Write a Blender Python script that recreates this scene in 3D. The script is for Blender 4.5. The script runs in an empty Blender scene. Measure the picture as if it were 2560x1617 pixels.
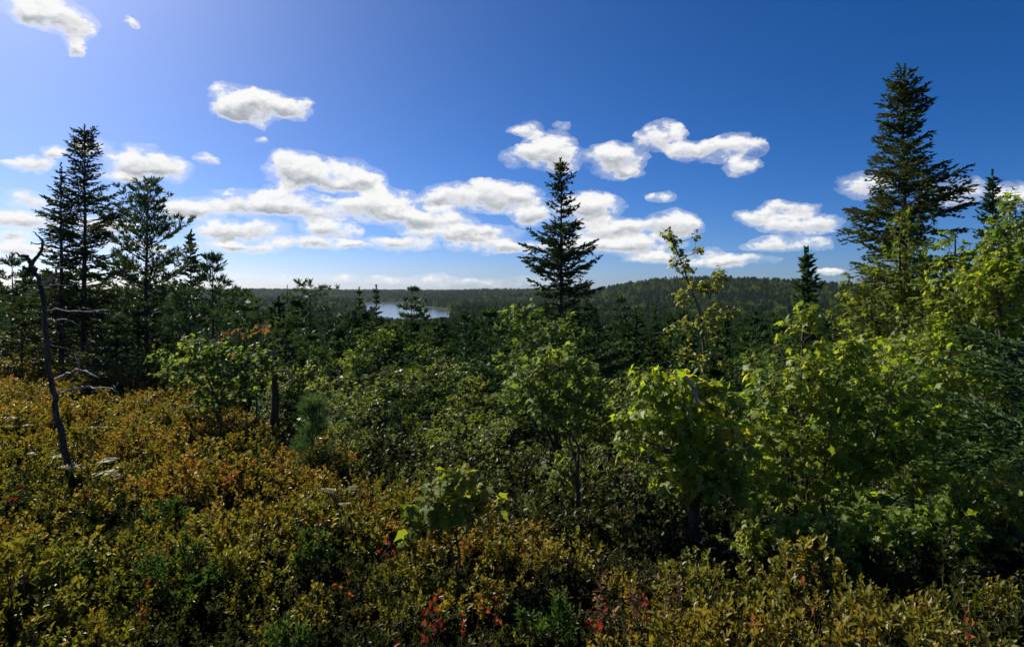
import bpy, math, random
import numpy as np
from mathutils import Vector, Matrix

scene = bpy.context.scene
col = scene.collection
R = math.radians

# ------------------------------------------------------------------ camera
EYE = 1.7            # eye height above the knoll the photographer stands on
F = 1525.0           # focal length in units of the 2560-wide photograph
HOR = 728.0          # row of the level horizon
cam_d = bpy.data.cameras.new('camera')
cam = bpy.data.objects.new('camera', cam_d)
col.objects.link(cam)
cam.location = (0, 0, EYE)
cam.rotation_euler = (R(90), 0, 0)
cam_d.sensor_width = 36.0
cam_d.lens = 36.0 * F / 2560.0
cam_d.shift_y = -(808.5 - HOR) / 2560.0
cam_d.clip_start = 0.05
cam_d.clip_end = 30000
scene.camera = cam

# ------------------------------------------------------------------ light
SUN_AZ, SUN_EL = R(-46.0), R(38.0)
sun_d = bpy.data.lights.new('sun', 'SUN')
sun_d.energy = 5.0
sun_d.angle = R(0.53)
sun_d.color = (1.0, 0.91, 0.76)
sun = bpy.data.objects.new('sun', sun_d)
col.objects.link(sun)
SUNV = Vector((math.sin(SUN_AZ) * math.cos(SUN_EL), math.cos(SUN_AZ) * math.cos(SUN_EL), math.sin(SUN_EL)))
sun.rotation_euler = SUNV.to_track_quat('Z', 'Y').to_euler()
sun.location = SUNV * 50

scene.view_settings.view_transform = 'Standard'
scene.view_settings.look = 'None'
scene.view_settings.exposure = 0.62
scene.view_settings.gamma = 1.0
scene.view_settings.use_curve_mapping = False
scene.render.engine = 'CYCLES'
cy = scene.cycles
cy.max_bounces = 8
cy.diffuse_bounces = 4
cy.glossy_bounces = 2
cy.transmission_bounces = 4
cy.transparent_max_bounces = 8
cy.volume_bounces = 0
cy.use_denoising = True
cy.use_light_tree = False
cy.sample_clamp_indirect = 4.0
cy.use_adaptive_sampling = True
cy.adaptive_threshold = 0.02

# clouds of the photograph's sky: (x, y, half width, half height, weight) on the 2560 grid, turned into azimuth and elevation
CLOUDS = [
    (110, 28, 125, 42, 1.2), (185, 78, 50, 30, .9), (195, 122, 30, 22, .9), (333, 57, 18, 12, .7),
    (590, 250, 70, 40, 1.2), (655, 258, 85, 34, 1.1), (735, 268, 50, 24, 1.), (772, 254, 24, 14, .9), (640, 288, 50, 20, .9), (560, 268, 45, 24, .9),
    (215, 365, 58, 22, 1.), (120, 382, 34, 18, .9), (60, 410, 80, 17, .9), (340, 408, 85, 36, 1.2), (430, 425, 70, 24, 1.), (300, 445, 50, 14, .8),
    (525, 401, 34, 12, .8), (655, 346, 24, 9, .7),
    (735, 420, 78, 46, 1.3), (840, 440, 112, 38, 1.2), (905, 462, 65, 26, 1.1), (705, 478, 70, 26, .9),
    (480, 520, 100, 30, 1.1), (640, 505, 110, 40, 1.2), (770, 520, 120, 34, 1.05),
    (560, 575, 85, 26, 1.1), (660, 578, 70, 26, 1.), (590, 613, 130, 15, .95),
    (950, 512, 100, 44, 1.2), (1060, 545, 140, 28, 1.1), (1110, 492, 66, 32, 1.1), (1240, 490, 105, 38, 1.2), (1340, 535, 75, 32, 1.),
    (825, 572, 72, 28, 1.1), (790, 610, 130, 16, .95), (970, 610, 120, 19, 1.), (1160, 582, 150, 22, 1.), (1240, 614, 130, 20, 1.),
    (1475, 518, 85, 46, 1.2), (1530, 572, 110, 28, 1.05), (1570, 612, 130, 24, 1.), (1640, 644, 90, 16, .9), (1430, 612, 90, 22, .95),
    (1370, 375, 75, 42, 1.3), (1310, 395, 60, 24, .9), (1420, 400, 60, 28, .9), (1540, 395, 75, 42, 1.2), (1565, 432, 40, 14, .8),
    (1318, 326, 44, 18, .8), (1412, 318, 24, 12, .6),
    (1655, 345, 62, 36, 1.1), (1725, 378, 65, 26, 1.), (1820, 375, 80, 36, 1.1), (1850, 420, 42, 26, 1.),
    (1685, 562, 68, 36, 1.3), (1650, 498, 38, 14, .7), (1885, 540, 55, 20, .9), (1980, 522, 70, 20, .95), (2000, 558, 110, 28, 1.), (1960, 612, 110, 22, .85),
    (1820, 655, 120, 16, .9), (1765, 632, 34, 14, .8), (2400, 482, 90, 34, .85), (2160, 465, 80, 34, .8), (2550, 490, 50, 34, .8), (2560, 600, 60, 18, .7), (2080, 682, 60, 9, .7),
    (70, 495, 80, 24, 1.), (50, 550, 110, 28, 1.), (230, 570, 120, 26, .95), (30, 590, 55, 14, .8), (40, 625, 80, 24, .95), (330, 620, 120, 18, .9),
    (690, 696, 220, 12, .40), (1000, 699, 260, 10, .38), (1270, 704, 160, 10, .36),
]

SKY_ATM = (3000, .9, 10.0, 6.0)
SKY_WB = (.95, .97, 1.06, 1)      # white balance of the phone
SKY_SAT, SKY_VAL, SKY_GAM = 1.22, .85, 1.08

def make_world():
    w = bpy.data.worlds.new('World')
    scene.world = w
    w.use_nodes = True
    nt = w.node_tree
    nt.nodes.clear()
    N, L = nt.nodes, nt.links
    def math_(op, a=None, b=None, c=None, clamp=False):
        n = N.new('ShaderNodeMath'); n.operation = op; n.use_clamp = clamp
        for i, v in enumerate((a, b, c)):
            if v is None: continue
            if isinstance(v, (int, float)): n.inputs[i].default_value = v
            else: L.new(v, n.inputs[i])
        return n.outputs[0]
    def vec_(op, a=None, b=None, c=None, s=None, out=0):
        n = N.new('ShaderNodeVectorMath'); n.operation = op
        for i, v in enumerate((a, b, c)):
            if v is None: continue
            if isinstance(v, tuple): n.inputs[i].default_value = v
            else: L.new(v, n.inputs[i])
        if s is not None:
            if isinstance(s, (int, float)): n.inputs['Scale'].default_value = s
            else: L.new(s, n.inputs['Scale'])
        return n.outputs[out]
    def smooth(v, lo, hi):
        n = N.new('ShaderNodeMapRange'); n.interpolation_type = 'SMOOTHSTEP'
        L.new(v, n.inputs['Value']); n.inputs['From Min'].default_value = lo; n.inputs['From Max'].default_value = hi
        return n.outputs[0]
    def noise(v, scale, detail, rough, dist=0.0):
        n = N.new('ShaderNodeTexNoise'); L.new(v, n.inputs['Vector'])
        n.inputs['Scale'].default_value = scale; n.inputs['Detail'].default_value = detail
        n.inputs['Roughness'].default_value = rough; n.inputs['Distortion'].default_value = dist
        return n
    sky = N.new('ShaderNodeTexSky'); sky.sky_type = 'NISHITA'; sky.sun_disc = False
    sky.sun_elevation = SUN_EL; sky.sun_rotation = SUN_AZ
    sky.altitude, sky.air_density, sky.dust_density, sky.ozone_density = SKY_ATM
    wb = N.new('ShaderNodeMix'); wb.data_type = 'RGBA'; wb.blend_type = 'MULTIPLY'; wb.inputs['Factor'].default_value = 1
    L.new(sky.outputs[0], wb.inputs['A']); wb.inputs['B'].default_value = SKY_WB
    hsv = N.new('ShaderNodeHueSaturation'); hsv.inputs['Saturation'].default_value = SKY_SAT; hsv.inputs['Value'].default_value = SKY_VAL
    L.new(wb.outputs['Result'], hsv.inputs['Color'])
    gm = N.new('ShaderNodeGamma'); gm.inputs['Gamma'].default_value = SKY_GAM; L.new(hsv.outputs[0], gm.inputs['Color']); skycol = gm.outputs[0]
    tc = N.new('ShaderNodeTexCoord')
    dirv = vec_('NORMALIZE', tc.outputs['Generated'])
    sp = N.new('ShaderNodeSeparateXYZ'); L.new(dirv, sp.inputs[0])
    az = math_('ARCTAN2', sp.outputs[0], sp.outputs[1])
    az = math_('WRAP', az, math.pi / 4, -math.pi / 4)       # the same kind of sky goes on all round
    el = math_('ARCSINE', sp.outputs[2])
    cmb = N.new('ShaderNodeCombineXYZ'); L.new(az, cmb.inputs[0]); L.new(el, cmb.inputs[1])
    base = cmb.outputs[0]
    # warp the outline so that the ellipses break up into billows
    stretched = vec_('MULTIPLY', dirv, (1.0, 1.0, 1.7))
    wn = noise(stretched, 12.0, 5, .6)
    off = vec_('SUBTRACT', wn.outputs['Color'], (.5, .5, .5))
    off = vec_('MULTIPLY', off, (.07, .04, 0))
    q = vec_('ADD', base, off)
    wsum = None; vsum = None
    for (x, y, rx, ry, wt) in CLOUDS:
        u = (x - 1280) / F; v = (HOR - y) / F
        a0 = math.atan(u); c = math.cos(a0)
        e0 = math.atan(v * c)
        rax = rx / F * c * c * 1.10; ray = ry / F * c * 1.16
        p = vec_('MULTIPLY_ADD', q, (1 / rax, 1 / ray, 0), (-a0 / rax, -e0 / ray, 0))
        d = vec_('DOT_PRODUCT', p, p, out=1)
        f = math_('MULTIPLY_ADD', d, -wt, wt, clamp=False)
        f = math_('MAXIMUM', f, 0.0)
        sv = vec_('SCALE', p, s=f)
        wsum = f if wsum is None else math_('ADD', wsum, f)
        vsum = sv if vsum is None else vec_('ADD', vsum, sv)
    fine = noise(stretched, 22.0, 7, .60, .25).outputs[0]
    field = math_('MINIMUM', wsum, 1.15)
    curl = noise(stretched, 70.0, 4, .62, .6).outputs[0]
    dens = math_('ADD', math_('ADD', field, math_('MULTIPLY_ADD', fine, 2.9, -1.72)), math_('MULTIPLY_ADD', curl, .8, -.4))
    gate = smooth(wsum, 0.0, 0.10)
    alpha = math_('MULTIPLY', math_('MAXIMUM', smooth(dens, -.10, .66), math_('MULTIPLY', smooth(dens, -.75, .35), .30)), gate)
    # light from above: bellies go grey, tops and rims stay white
    sv = N.new('ShaderNodeSeparateXYZ'); L.new(vsum, sv.inputs[0])
    vrel = math_('DIVIDE', sv.outputs[1], math_('MAXIMUM', wsum, .05))
    fine2 = noise(vec_('ADD', stretched, (-.004, 0, .016)), 22.0, 4, .60, .25).outputs[0]
    bump = math_('MULTIPLY', math_('SUBTRACT', fine, fine2), 1.7)
    lit = math_('ADD', math_('MULTIPLY', vrel, 1.15), bump)
    lit = smooth(math_('ADD', lit, math_('MULTIPLY_ADD', curl, .3, -.15)), -.64, .34)
    thick = smooth(dens, .10, .95)
    shade = math_('MULTIPLY', math_('SUBTRACT', 1.0, lit), thick)
    mixc = N.new('ShaderNodeMix'); mixc.data_type = 'RGBA'
    L.new(shade, mixc.inputs['Factor'])
    mixc.inputs['A'].default_value = (9.0, 9.0, 9.0, 1)
    mixc.inputs['B'].default_value = (3.7, 4.0, 4.5, 1)
    mix = N.new('ShaderNodeMix'); mix.data_type = 'RGBA'
    L.new(alpha, mix.inputs['Factor']); L.new(skycol, mix.inputs['A']); L.new(mixc.outputs['Result'], mix.inputs['B'])
    bg = N.new('ShaderNodeBackground'); bg.inputs['Strength'].default_value = 0.069
    L.new(mix.outputs['Result'], bg.inputs['Color'])
    bg0 = N.new('ShaderNodeBackground'); bg0.inputs['Strength'].default_value = 0.069     # clear sky high above the cloud deck
    L.new(skycol, bg0.inputs['Color'])
    ms = N.new('ShaderNodeMixShader')
    L.new(math_('LESS_THAN', math_('ABSOLUTE', math_('SUBTRACT', el, .25)), .26), ms.inputs[0])
    L.new(bg0.outputs[0], ms.inputs[1]); L.new(bg.outputs[0], ms.inputs[2])
    out = N.new('ShaderNodeOutputWorld'); L.new(ms.outputs[0], out.inputs['Surface'])
    w.cycles.sampling_method = 'NONE'
make_world()

# ------------------------------------------------------------------ helpers
class MB:
    """collects vertices, triangles and a tint per vertex; build() links ONE mesh object"""
    def __init__(self): self.v = []; self.f = []; self.t = []; self.n = 0
    def add(self, v, f, t=0.5):
        v = np.asarray(v, float).reshape(-1, 3); f = np.asarray(f, int).reshape(-1, 3)
        self.v.append(v); self.f.append(f + self.n)
        self.t.append(np.full(len(v), t) if np.isscalar(t) else np.asarray(t, float)); self.n += len(v)
    def mesh(self, name, mat, offset=(0, 0, 0), smooth=False):
        me = bpy.data.meshes.new(name)
        if not self.v:
            return me
        v = np.concatenate(self.v) - np.asarray(offset, float); f = np.concatenate(self.f); t = np.concatenate(self.t)
        me.vertices.add(len(v)); me.vertices.foreach_set('co', v.astype(np.float32).ravel())
        me.loops.add(len(f) * 3); me.loops.foreach_set('vertex_index', f.astype(np.int32).ravel())
        me.polygons.add(len(f)); me.polygons.foreach_set('loop_start', np.arange(0, len(f) * 3, 3, dtype=np.int32))
        if smooth: me.polygons.foreach_set('use_smooth', np.ones(len(f), bool))
        a = me.attributes.new('tint', 'FLOAT', 'POINT'); a.data.foreach_set('value', t.astype(np.float32))
        me.update(calc_edges=True); me.materials.append(mat)
        return me
    def build(self, name, mat, parent=None, offset=(0, 0, 0), smooth=False):
        return link(name, self.mesh(name, mat, offset, smooth), parent)

def link(name, me, parent=None, loc=None):
    o = bpy.data.objects.new(name, me); col.objects.link(o)
    if parent is not None: o.parent = parent
    if loc is not None: o.location = loc
    return o

def tag(o, label=None, cat=None, group=None, kind=None):
    if label: o['label'] = label
    if cat: o['category'] = cat
    if group: o['group'] = group
    if kind: o['kind'] = kind
    return o

def empty(name, loc, label, cat, group=None):
    o = bpy.data.objects.new(name, None); col.objects.link(o); o.location = loc; o.empty_display_size = .2
    return tag(o, label, cat, group)

def unit(a):
    a = np.asarray(a, float)
    return a / np.maximum(np.linalg.norm(a, axis=-1, keepdims=True), 1e-9)

def tube(mb, pts, rad, sides=6, tint=.5, cap=True):
    pts = np.asarray(pts, float); n = len(pts)
    rad = np.full(n, rad) if np.isscalar(rad) else np.asarray(rad, float)
    tan = np.gradient(pts, axis=0); tan = unit(tan)
    ref = np.array([0.31, 0.95, 0.05]) if abs(tan[0][2]) > .6 else np.array([0, 0, 1.0])
    a = unit(np.cross(tan, ref)); b = np.cross(tan, a)
    ang = np.linspace(0, 2 * math.pi, sides, endpoint=False)
    ring = np.cos(ang)[None, :, None] * a[:, None, :] + np.sin(ang)[None, :, None] * b[:, None, :]
    v = pts[:, None, :] + ring * rad[:, None, None]
    i = np.arange(n - 1)[:, None] * sides; j = np.arange(sides)[None, :]; k = (j + 1) % sides
    q0 = (i + j).ravel(); q1 = (i + k).ravel(); q2 = (i + sides + k).ravel(); q3 = (i + sides + j).ravel()
    f = np.concatenate([np.stack([q0, q1, q2], 1), np.stack([q0, q2, q3], 1)])
    vv = v.reshape(-1, 3)
    if cap:
        vv = np.concatenate([vv, pts[-1:]]); t = len(vv) - 1; e = (n - 1) * sides
        f = np.concatenate([f, np.array([[e + x, e + (x + 1) % sides, t] for x in range(sides)])])
    mb.add(vv, f, tint)

def spline(pts, n):
    """smooth curve through pts (Catmull-Rom)"""
    p = np.asarray(pts, float)
    if len(p) < 3: return p[0] + (p[-1] - p[0]) * np.linspace(0, 1, n)[:, None]
    q = np.concatenate([[2 * p[0] - p[1]], p, [2 * p[-1] - p[-2]]])
    out = []
    for t in np.linspace(0, len(p) - 1 - 1e-6, n):
        i = int(t); u = t - i; a, b, c, d = q[i:i + 4]
        out.append(.5 * ((2 * b) + (-a + c) * u + (2 * a - 5 * b + 4 * c - d) * u * u + (-a + 3 * b - 3 * c + d) * u ** 3))
    return np.array(out)

# leaf shapes: x across, y along the midrib, z up from the blade (unit length)
KITE = (np.array([[0, 0, 0], [.5, .45, 0], [0, 1, 0], [-.5, .45, 0]]), np.array([[0, 1, 2], [0, 2, 3]]))
NEEDLE = (np.array([[-.5, 0, 0], [.5, 0, 0], [0, 1, 0]]), np.array([[0, 1, 2]]))
OVAL = (np.array([[0, 0, 0], [.44, .33, .14], [.40, .68, .12], [0, 1, -.08], [-.40, .68, .12], [-.44, .33, .14]]),
        np.array([[0, 1, 2], [0, 2, 3], [0, 3, 4], [0, 4, 5]]))
_m = [[0, 0, 0], [0, .42, 0], [0, 1, -.20],
      [.25, .0, .04], [.26, .2, .06], [.58, .42, -.10], [.30, .50, .03], [.20, .62, 0],
      [-.25, .0, .04], [-.26, .2, .06], [-.58, .42, -.10], [-.30, .50, .03], [-.20, .62, 0]]
_r = [[0, 3, 4], [0, 4, 1], [1, 4, 5], [1, 5, 6], [1, 6, 7], [1, 7, 2]]
MAPLE = (np.array(_m, float), np.array(_r + [[a if a < 3 else a + 5, c if c < 3 else c + 5, b if b < 3 else b + 5] for a, b, c in _r]))

def frames(d, n):
    d = unit(d); x = unit(np.cross(d, n)); z = np.cross(x, d)
    return x, d, z

def leaves(mb, pos, d, n, length, width, tmpl, tint):
    """stamp a leaf shape at N places"""
    V, Fc = tmpl; N_ = len(pos)
    if N_ == 0: return
    x, y, z = frames(d, n)
    length = np.broadcast_to(np.asarray(length, float), (N_,)); width = np.broadcast_to(np.asarray(width, float), (N_,))
    v = (pos[:, None, :] + x[:, None, :] * (V[:, 0] * 1.0)[None, :, None] * width[:, None, None]
         + y[:, None, :] * V[:, 1][None, :, None] * length[:, None, None] + z[:, None, :] * V[:, 2][None, :, None] * length[:, None, None])
    f = Fc[None] + (np.arange(N_) * len(V))[:, None, None]
    t = np.repeat(np.broadcast_to(np.asarray(tint, float), (N_,)), len(V))
    mb.add(v.reshape(-1, 3), f.reshape(-1, 3), t)

# ------------------------------------------------------------------ materials
def new_mat(name):
    m = bpy.data.materials.new(name); m.use_nodes = True; nt = m.node_tree; nt.nodes.clear()
    return m, nt.nodes, nt.links

def ramp(N, L, fac, stops):
    r = N.new('ShaderNodeValToRGB'); L.new(fac, r.inputs[0]); e = r.color_ramp.elements
    while len(e) < len(stops): e.new(.5)
    for el_, (p, c) in zip(e, stops): el_.position = p; el_.color = (*c, 1)
    return r.outputs[0]

def foliage(name, stops, trans=.35, rough=.5, spec=.22, nscale=.6, namp=.5, tamp=.6, ramp_rand=.2, tcol=(1.5, 1.35, .55)):
    m, N, L = new_mat(name)
    def mt(op, a, b, c=None):
        n = N.new('ShaderNodeMath'); n.operation = op
        for i, v in enumerate((a, b, c)):
            if v is None: continue
            if isinstance(v, (int, float)): n.inputs[i].default_value = v
            else: L.new(v, n.inputs[i])
        return n.outputs[0]
    at = N.new('ShaderNodeAttribute'); at.attribute_name = 'tint'
    geo = N.new('ShaderNodeNewGeometry'); oi = N.new('ShaderNodeObjectInfo')
    ns = N.new('ShaderNodeTexNoise'); ns.inputs['Scale'].default_value = nscale; ns.inputs['Detail'].default_value = 2
    L.new(geo.outputs['Position'], ns.inputs['Vector'])
    fac = mt('MULTIPLY_ADD', at.outputs['Fac'], tamp, mt('MULTIPLY_ADD', ns.outputs[0], namp * 1.6, -.3 * namp))
    fac = mt('ADD', fac, mt('MULTIPLY_ADD', oi.outputs['Random'], ramp_rand, -ramp_rand * .5))
    c = ramp(N, L, fac, stops)
    p = N.new('ShaderNodeBsdfPrincipled'); L.new(c, p.inputs['Base Color'])
    p.inputs['Roughness'].default_value = rough; p.inputs['Specular IOR Level'].default_value = spec
    mx = N.new('ShaderNodeMix'); mx.data_type = 'RGBA'; mx.blend_type = 'MULTIPLY'; mx.inputs['Factor'].default_value = 1
    L.new(c, mx.inputs['A']); mx.inputs['B'].default_value = (*tcol, 1)
    tr = N.new('ShaderNodeBsdfTranslucent'); L.new(mx.outputs['Result'], tr.inputs['Color'])
    ms = N.new('ShaderNodeMixShader'); ms.inputs[0].default_value = trans
    L.new(p.outputs[0], ms.inputs[1]); L.new(tr.outputs[0], ms.inputs[2])
    o = N.new('ShaderNodeOutputMaterial'); L.new(ms.outputs[0], o.inputs['Surface'])
    return m

def bark(name, dark, light, scale=14, rough=.9):
    m, N, L = new_mat(name)
    geo = N.new('ShaderNodeTexCoord'); mp = N.new('ShaderNodeMapping'); mp.inputs['Scale'].default_value = (1, 1, .25)
    L.new(geo.outputs['Object'], mp.inputs[0])
    ns = N.new('ShaderNodeTexNoise'); ns.inputs['Scale'].default_value = scale; ns.inputs['Detail'].default_value = 6; ns.inputs['Roughness'].default_value = .7
    L.new(mp.outputs[0], ns.inputs['Vector'])
    c = ramp(N, L, ns.outputs[0], [(.3, dark), (.7, light)])
    p = N.new('ShaderNodeBsdfPrincipled'); L.new(c, p.inputs['Base Color']); p.inputs['Roughness'].default_value = rough
    p.inputs['Specular IOR Level'].default_value = .2
    b = N.new('ShaderNodeBump'); b.inputs['Strength'].default_value = .6; b.inputs['Distance'].default_value = .02
    L.new(ns.outputs[0], b.inputs['Height']); L.new(b.outputs[0], p.inputs['Normal'])
    o = N.new('ShaderNodeOutputMaterial'); L.new(p.outputs[0], o.inputs['Surface'])
    return m

M = {}
M['spruce'] = foliage('spruce_needles', [(.1, (.022, .046, .021)), (.5, (.055, .098, .040)), (.88, (.125, .150, .048))], trans=.28, rough=.55, nscale=1.2, tcol=(1.3, 1.3, .7))
M['fir'] = foliage('fir_needles', [(.1, (.022, .060, .026)), (.5, (.055, .120, .045)), (.9, (.11, .17, .055))], trans=.28, rough=.5, nscale=1.2, tcol=(1.2, 1.3, .7))
M['pine'] = foliage('pine_needles', [(.1, (.016, .040, .018)), (.5, (.038, .080, .034)), (.9, (.08, .12, .045))], trans=.25, rough=.45, nscale=.8, tcol=(1.3, 1.3, .7))
M['farconifer'] = foliage('conifer_needles', [(.05, (.012, .036, .015)), (.5, (.030, .078, .026)), (.95, (.065, .120, .032))], trans=.2, rough=.7, spec=.1, nscale=.03, ramp_rand=.55, tcol=(1.3, 1.3, .7))
M['birch'] = foliage('alder_leaves', [(.05, (.038, .085, .017)), (.5, (.115, .175, .035)), (.95, (.23, .26, .055))], trans=.56, rough=.42, spec=.35, nscale=.7, ramp_rand=.75)
M['fardecid'] = foliage('broad_leaves', [(.05, (.024, .058, .014)), (.55, (.055, .105, .022)), (.92, (.10, .145, .03)), (1., (.14, .13, .03))], trans=.4, rough=.7, spec=.1, nscale=.02, ramp_rand=.6)
M['maple'] = foliage('maple_leaves', [(.05, (.06, .125, .02)), (.5, (.14, .22, .034)), (.86, (.26, .30, .05)), (1., (.33, .25, .05))], trans=.58, rough=.46, spec=.3, nscale=.9, tcol=(2.2, 1.9, .45))
M['mapleyellow'] = foliage('yellowing_maple_leaves', [(.05, (.06, .12, .02)), (.5, (.14, .20, .035)), (.90, (.24, .25, .05)), (1., (.30, .18, .04))], trans=.55, rough=.55, spec=.12, nscale=1.3, tcol=(1.6, 1.4, .5))
M['mapledull'] = foliage('dull_maple_leaves', [(.05, (.05, .11, .025)), (.5, (.12, .20, .045)), (.9, (.22, .28, .07))], trans=.55, rough=.55, spec=.15, nscale=.9)
M['mapleorange'] = foliage('orange_maple_leaves', [(.1, (.12, .13, .04)), (.5, (.22, .14, .045)), (.9, (.27, .11, .04))], trans=.4, rough=.4, nscale=1.5, tcol=(1.5, 1.2, .6))
M['shrub'] = foliage('huckleberry_leaves', [(.05, (.050, .090, .015)), (.40, (.140, .160, .025)), (.60, (.210, .180, .034)), (.82, (.220, .130, .036)), (1.0, (.21, .075, .030))],
                     trans=.45, rough=.42, spec=.35, nscale=.45, namp=.5, tamp=.5, ramp_rand=.22, tcol=(1.5, 1.25, .5))
M['laurel'] = foliage('laurel_leaves', [(.1, (.022, .05, .018)), (.5, (.05, .095, .028)), (.9, (.10, .14, .04))], trans=.35, rough=.35, nscale=1.5, tcol=(1.4, 1.4, .6))
M['red'] = foliage('red_leaves', [(.1, (.17, .025, .02)), (.6, (.27, .04, .022)), (.95, (.30, .11, .03))], trans=.4, rough=.4, nscale=2, tcol=(1.5, 1.0, .8))
M['youngpine'] = foliage('young_pine_needles', [(.1, (.026, .062, .022)), (.5, (.055, .11, .036)), (.9, (.10, .155, .05))], trans=.35, rough=.5, nscale=3, tcol=(1.3, 1.3, .7))
M['fern'] = foliage('pale_fern', [(.1, (.16, .17, .06)), (.6, (.30, .29, .13)), (.95, (.42, .36, .20))], trans=.4, rough=.5, nscale=2, tcol=(1.3, 1.3, .8))
M['brownfern'] = foliage('dry_fern', [(.1, (.11, .065, .03)), (.6, (.20, .12, .055)), (.95, (.30, .18, .09))], trans=.35, rough=.6, nscale=2, tcol=(1.3, 1.1, .8))
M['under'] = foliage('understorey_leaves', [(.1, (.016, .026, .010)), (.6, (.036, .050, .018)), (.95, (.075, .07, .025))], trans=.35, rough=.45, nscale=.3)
M['bark'] = bark('conifer_bark', (.025, .019, .015), (.10, .075, .058))
M['greybark'] = bark('grey_bark', (.03, .026, .021), (.13, .115, .095))
M['deadwood'] = bark('bleached_wood', (.10, .092, .082), (.42, .40, .37), 22)
M['deadtrunk'] = bark('weathered_trunk', (.016, .013, .010), (.10, .085, .068), 26)
M['twig'] = bark('twig_bark', (.05, .028, .018), (.14, .085, .055), 30)

def ground_mat():
    m, N, L = new_mat('heath_soil')
    g = N.new('ShaderNodeNewGeometry')
    a = N.new('ShaderNodeTexNoise'); a.inputs['Scale'].default_value = 3; a.inputs['Detail'].default_value = 8; a.inputs['Roughness'].default_value = .7
    L.new(g.outputs['Position'], a.inputs['Vector'])
    c = ramp(N, L, a.outputs[0], [(.3, (.008, .006, .004)), (.55, (.022, .016, .010)), (.8, (.05, .037, .024))])
    b_ = N.new('ShaderNodeTexNoise'); b_.inputs['Scale'].default_value = .012; b_.inputs['Detail'].default_value = 5
    L.new(g.outputs['Position'], b_.inputs['Vector'])
    c2 = ramp(N, L, b_.outputs[0], [(.35, (.012, .022, .010)), (.7, (.028, .045, .016))])
    ln = N.new('ShaderNodeVectorMath'); ln.operation = 'LENGTH'; L.new(g.outputs['Position'], ln.inputs[0])
    mr = N.new('ShaderNodeMapRange'); L.new(ln.outputs['Value'], mr.inputs['Value']); mr.inputs['From Min'].default_value = 12; mr.inputs['From Max'].default_value = 60
    mx = N.new('ShaderNodeMix'); mx.data_type = 'RGBA'; L.new(mr.outputs[0], mx.inputs['Factor']); L.new(c, mx.inputs['A']); L.new(c2, mx.inputs['B'])
    p = N.new('ShaderNodeBsdfPrincipled'); L.new(mx.outputs['Result'], p.inputs['Base Color']); p.inputs['Roughness'].default_value = 1; p.inputs['Specular IOR Level'].default_value = .1
    bp = N.new('ShaderNodeBump'); bp.inputs['Strength'].default_value = .8; bp.inputs['Distance'].default_value = .05; L.new(a.outputs[0], bp.inputs['Height']); L.new(bp.outputs[0], p.inputs['Normal'])
    o = N.new('ShaderNodeOutputMaterial'); L.new(p.outputs[0], o.inputs['Surface'])
    return m

def water_mat():
    m, N, L = new_mat('lake_water')
    g = N.new('ShaderNodeNewGeometry')
    mp = N.new('ShaderNodeMapping'); mp.inputs['Scale'].default_value = (.25, .6, 1); L.new(g.outputs['Position'], mp.inputs[0])
    a = N.new('ShaderNodeTexNoise'); a.inputs['Scale'].default_value = .5; a.inputs['Detail'].default_value = 4; L.new(mp.outputs[0], a.inputs['Vector'])
    p = N.new('ShaderNodeBsdfPrincipled'); p.inputs['Base Color'].default_value = (.02, .035, .05, 1); p.inputs['Roughness'].default_value = .12; p.inputs['IOR'].default_value = 1.33
    bp = N.new('ShaderNodeBump'); bp.inputs['Strength'].default_value = .25; bp.inputs['Distance'].default_value = .3; L.new(a.outputs[0], bp.inputs['Height']); L.new(bp.outputs[0], p.inputs['Normal'])
    o = N.new('ShaderNodeOutputMaterial'); L.new(p.outputs[0], o.inputs['Surface'])
    return m

# ------------------------------------------------------------------ terrain
BU = np.array([-1.6, -1.0, -.84, -.61, -.413, -.25, -.02, .08, .275, .374, .505, .8, 1.3, 1.6])
BY = np.array([24., 24., 22., 13., 8.3, 5.9, 4.25, 3.9, 3.8, 3.3, 3.05, 3.2, 3.2, 3.2])
LAKE_Z = -22.3
LAKE = np.array([(-322, 1300), (-300, 1285), (-235, 1265), (-190, 1120), (-150, 980), (-110, 860), (-66, 738), (-45, 640), (-52, 560), (-80, 505), (-118, 520), (-140, 600), (-180, 740), (-240, 1000), (-295, 1220)], float)

def sd_poly(x, y, P):
    best = np.full(x.shape, 1e18); inside = np.zeros(x.shape, bool)
    for i in range(len(P)):
        a = P[i]; b = P[(i + 1) % len(P)]; e = b - a
        t = np.clip(((x - a[0]) * e[0] + (y - a[1]) * e[1]) / (e @ e), 0, 1)
        best = np.minimum(best, (x - a[0] - t * e[0]) ** 2 + (y - a[1] - t * e[1]) ** 2)
        c = ((a[1] > y) != (b[1] > y)) & (x < (b[0] - a[0]) * (y - a[1]) / (b[1] - a[1] + 1e-12) + a[0])
        inside ^= c
    d = np.sqrt(best)
    return np.where(inside, -d, d)

def wav(x, y, s):   # cheap smooth noise from rotated sines
    return (np.sin(x / s + 1.3) * np.cos(y / s * 1.1 + .4) + .6 * np.sin(x / s * 1.9 - y / s * 1.3 + 2.1) + .4 * np.cos(x / s * 3.1 + y / s * 2.7)) / 2

def brow(x, y):
    r = np.hypot(x, y); az = np.arctan2(x, np.maximum(y, 1e-6))
    u = np.tan(np.clip(az, -1.0, 1.0))
    yb = np.interp(u, BU, BY)
    return r - yb * np.sqrt(1 + u * u), yb

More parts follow.
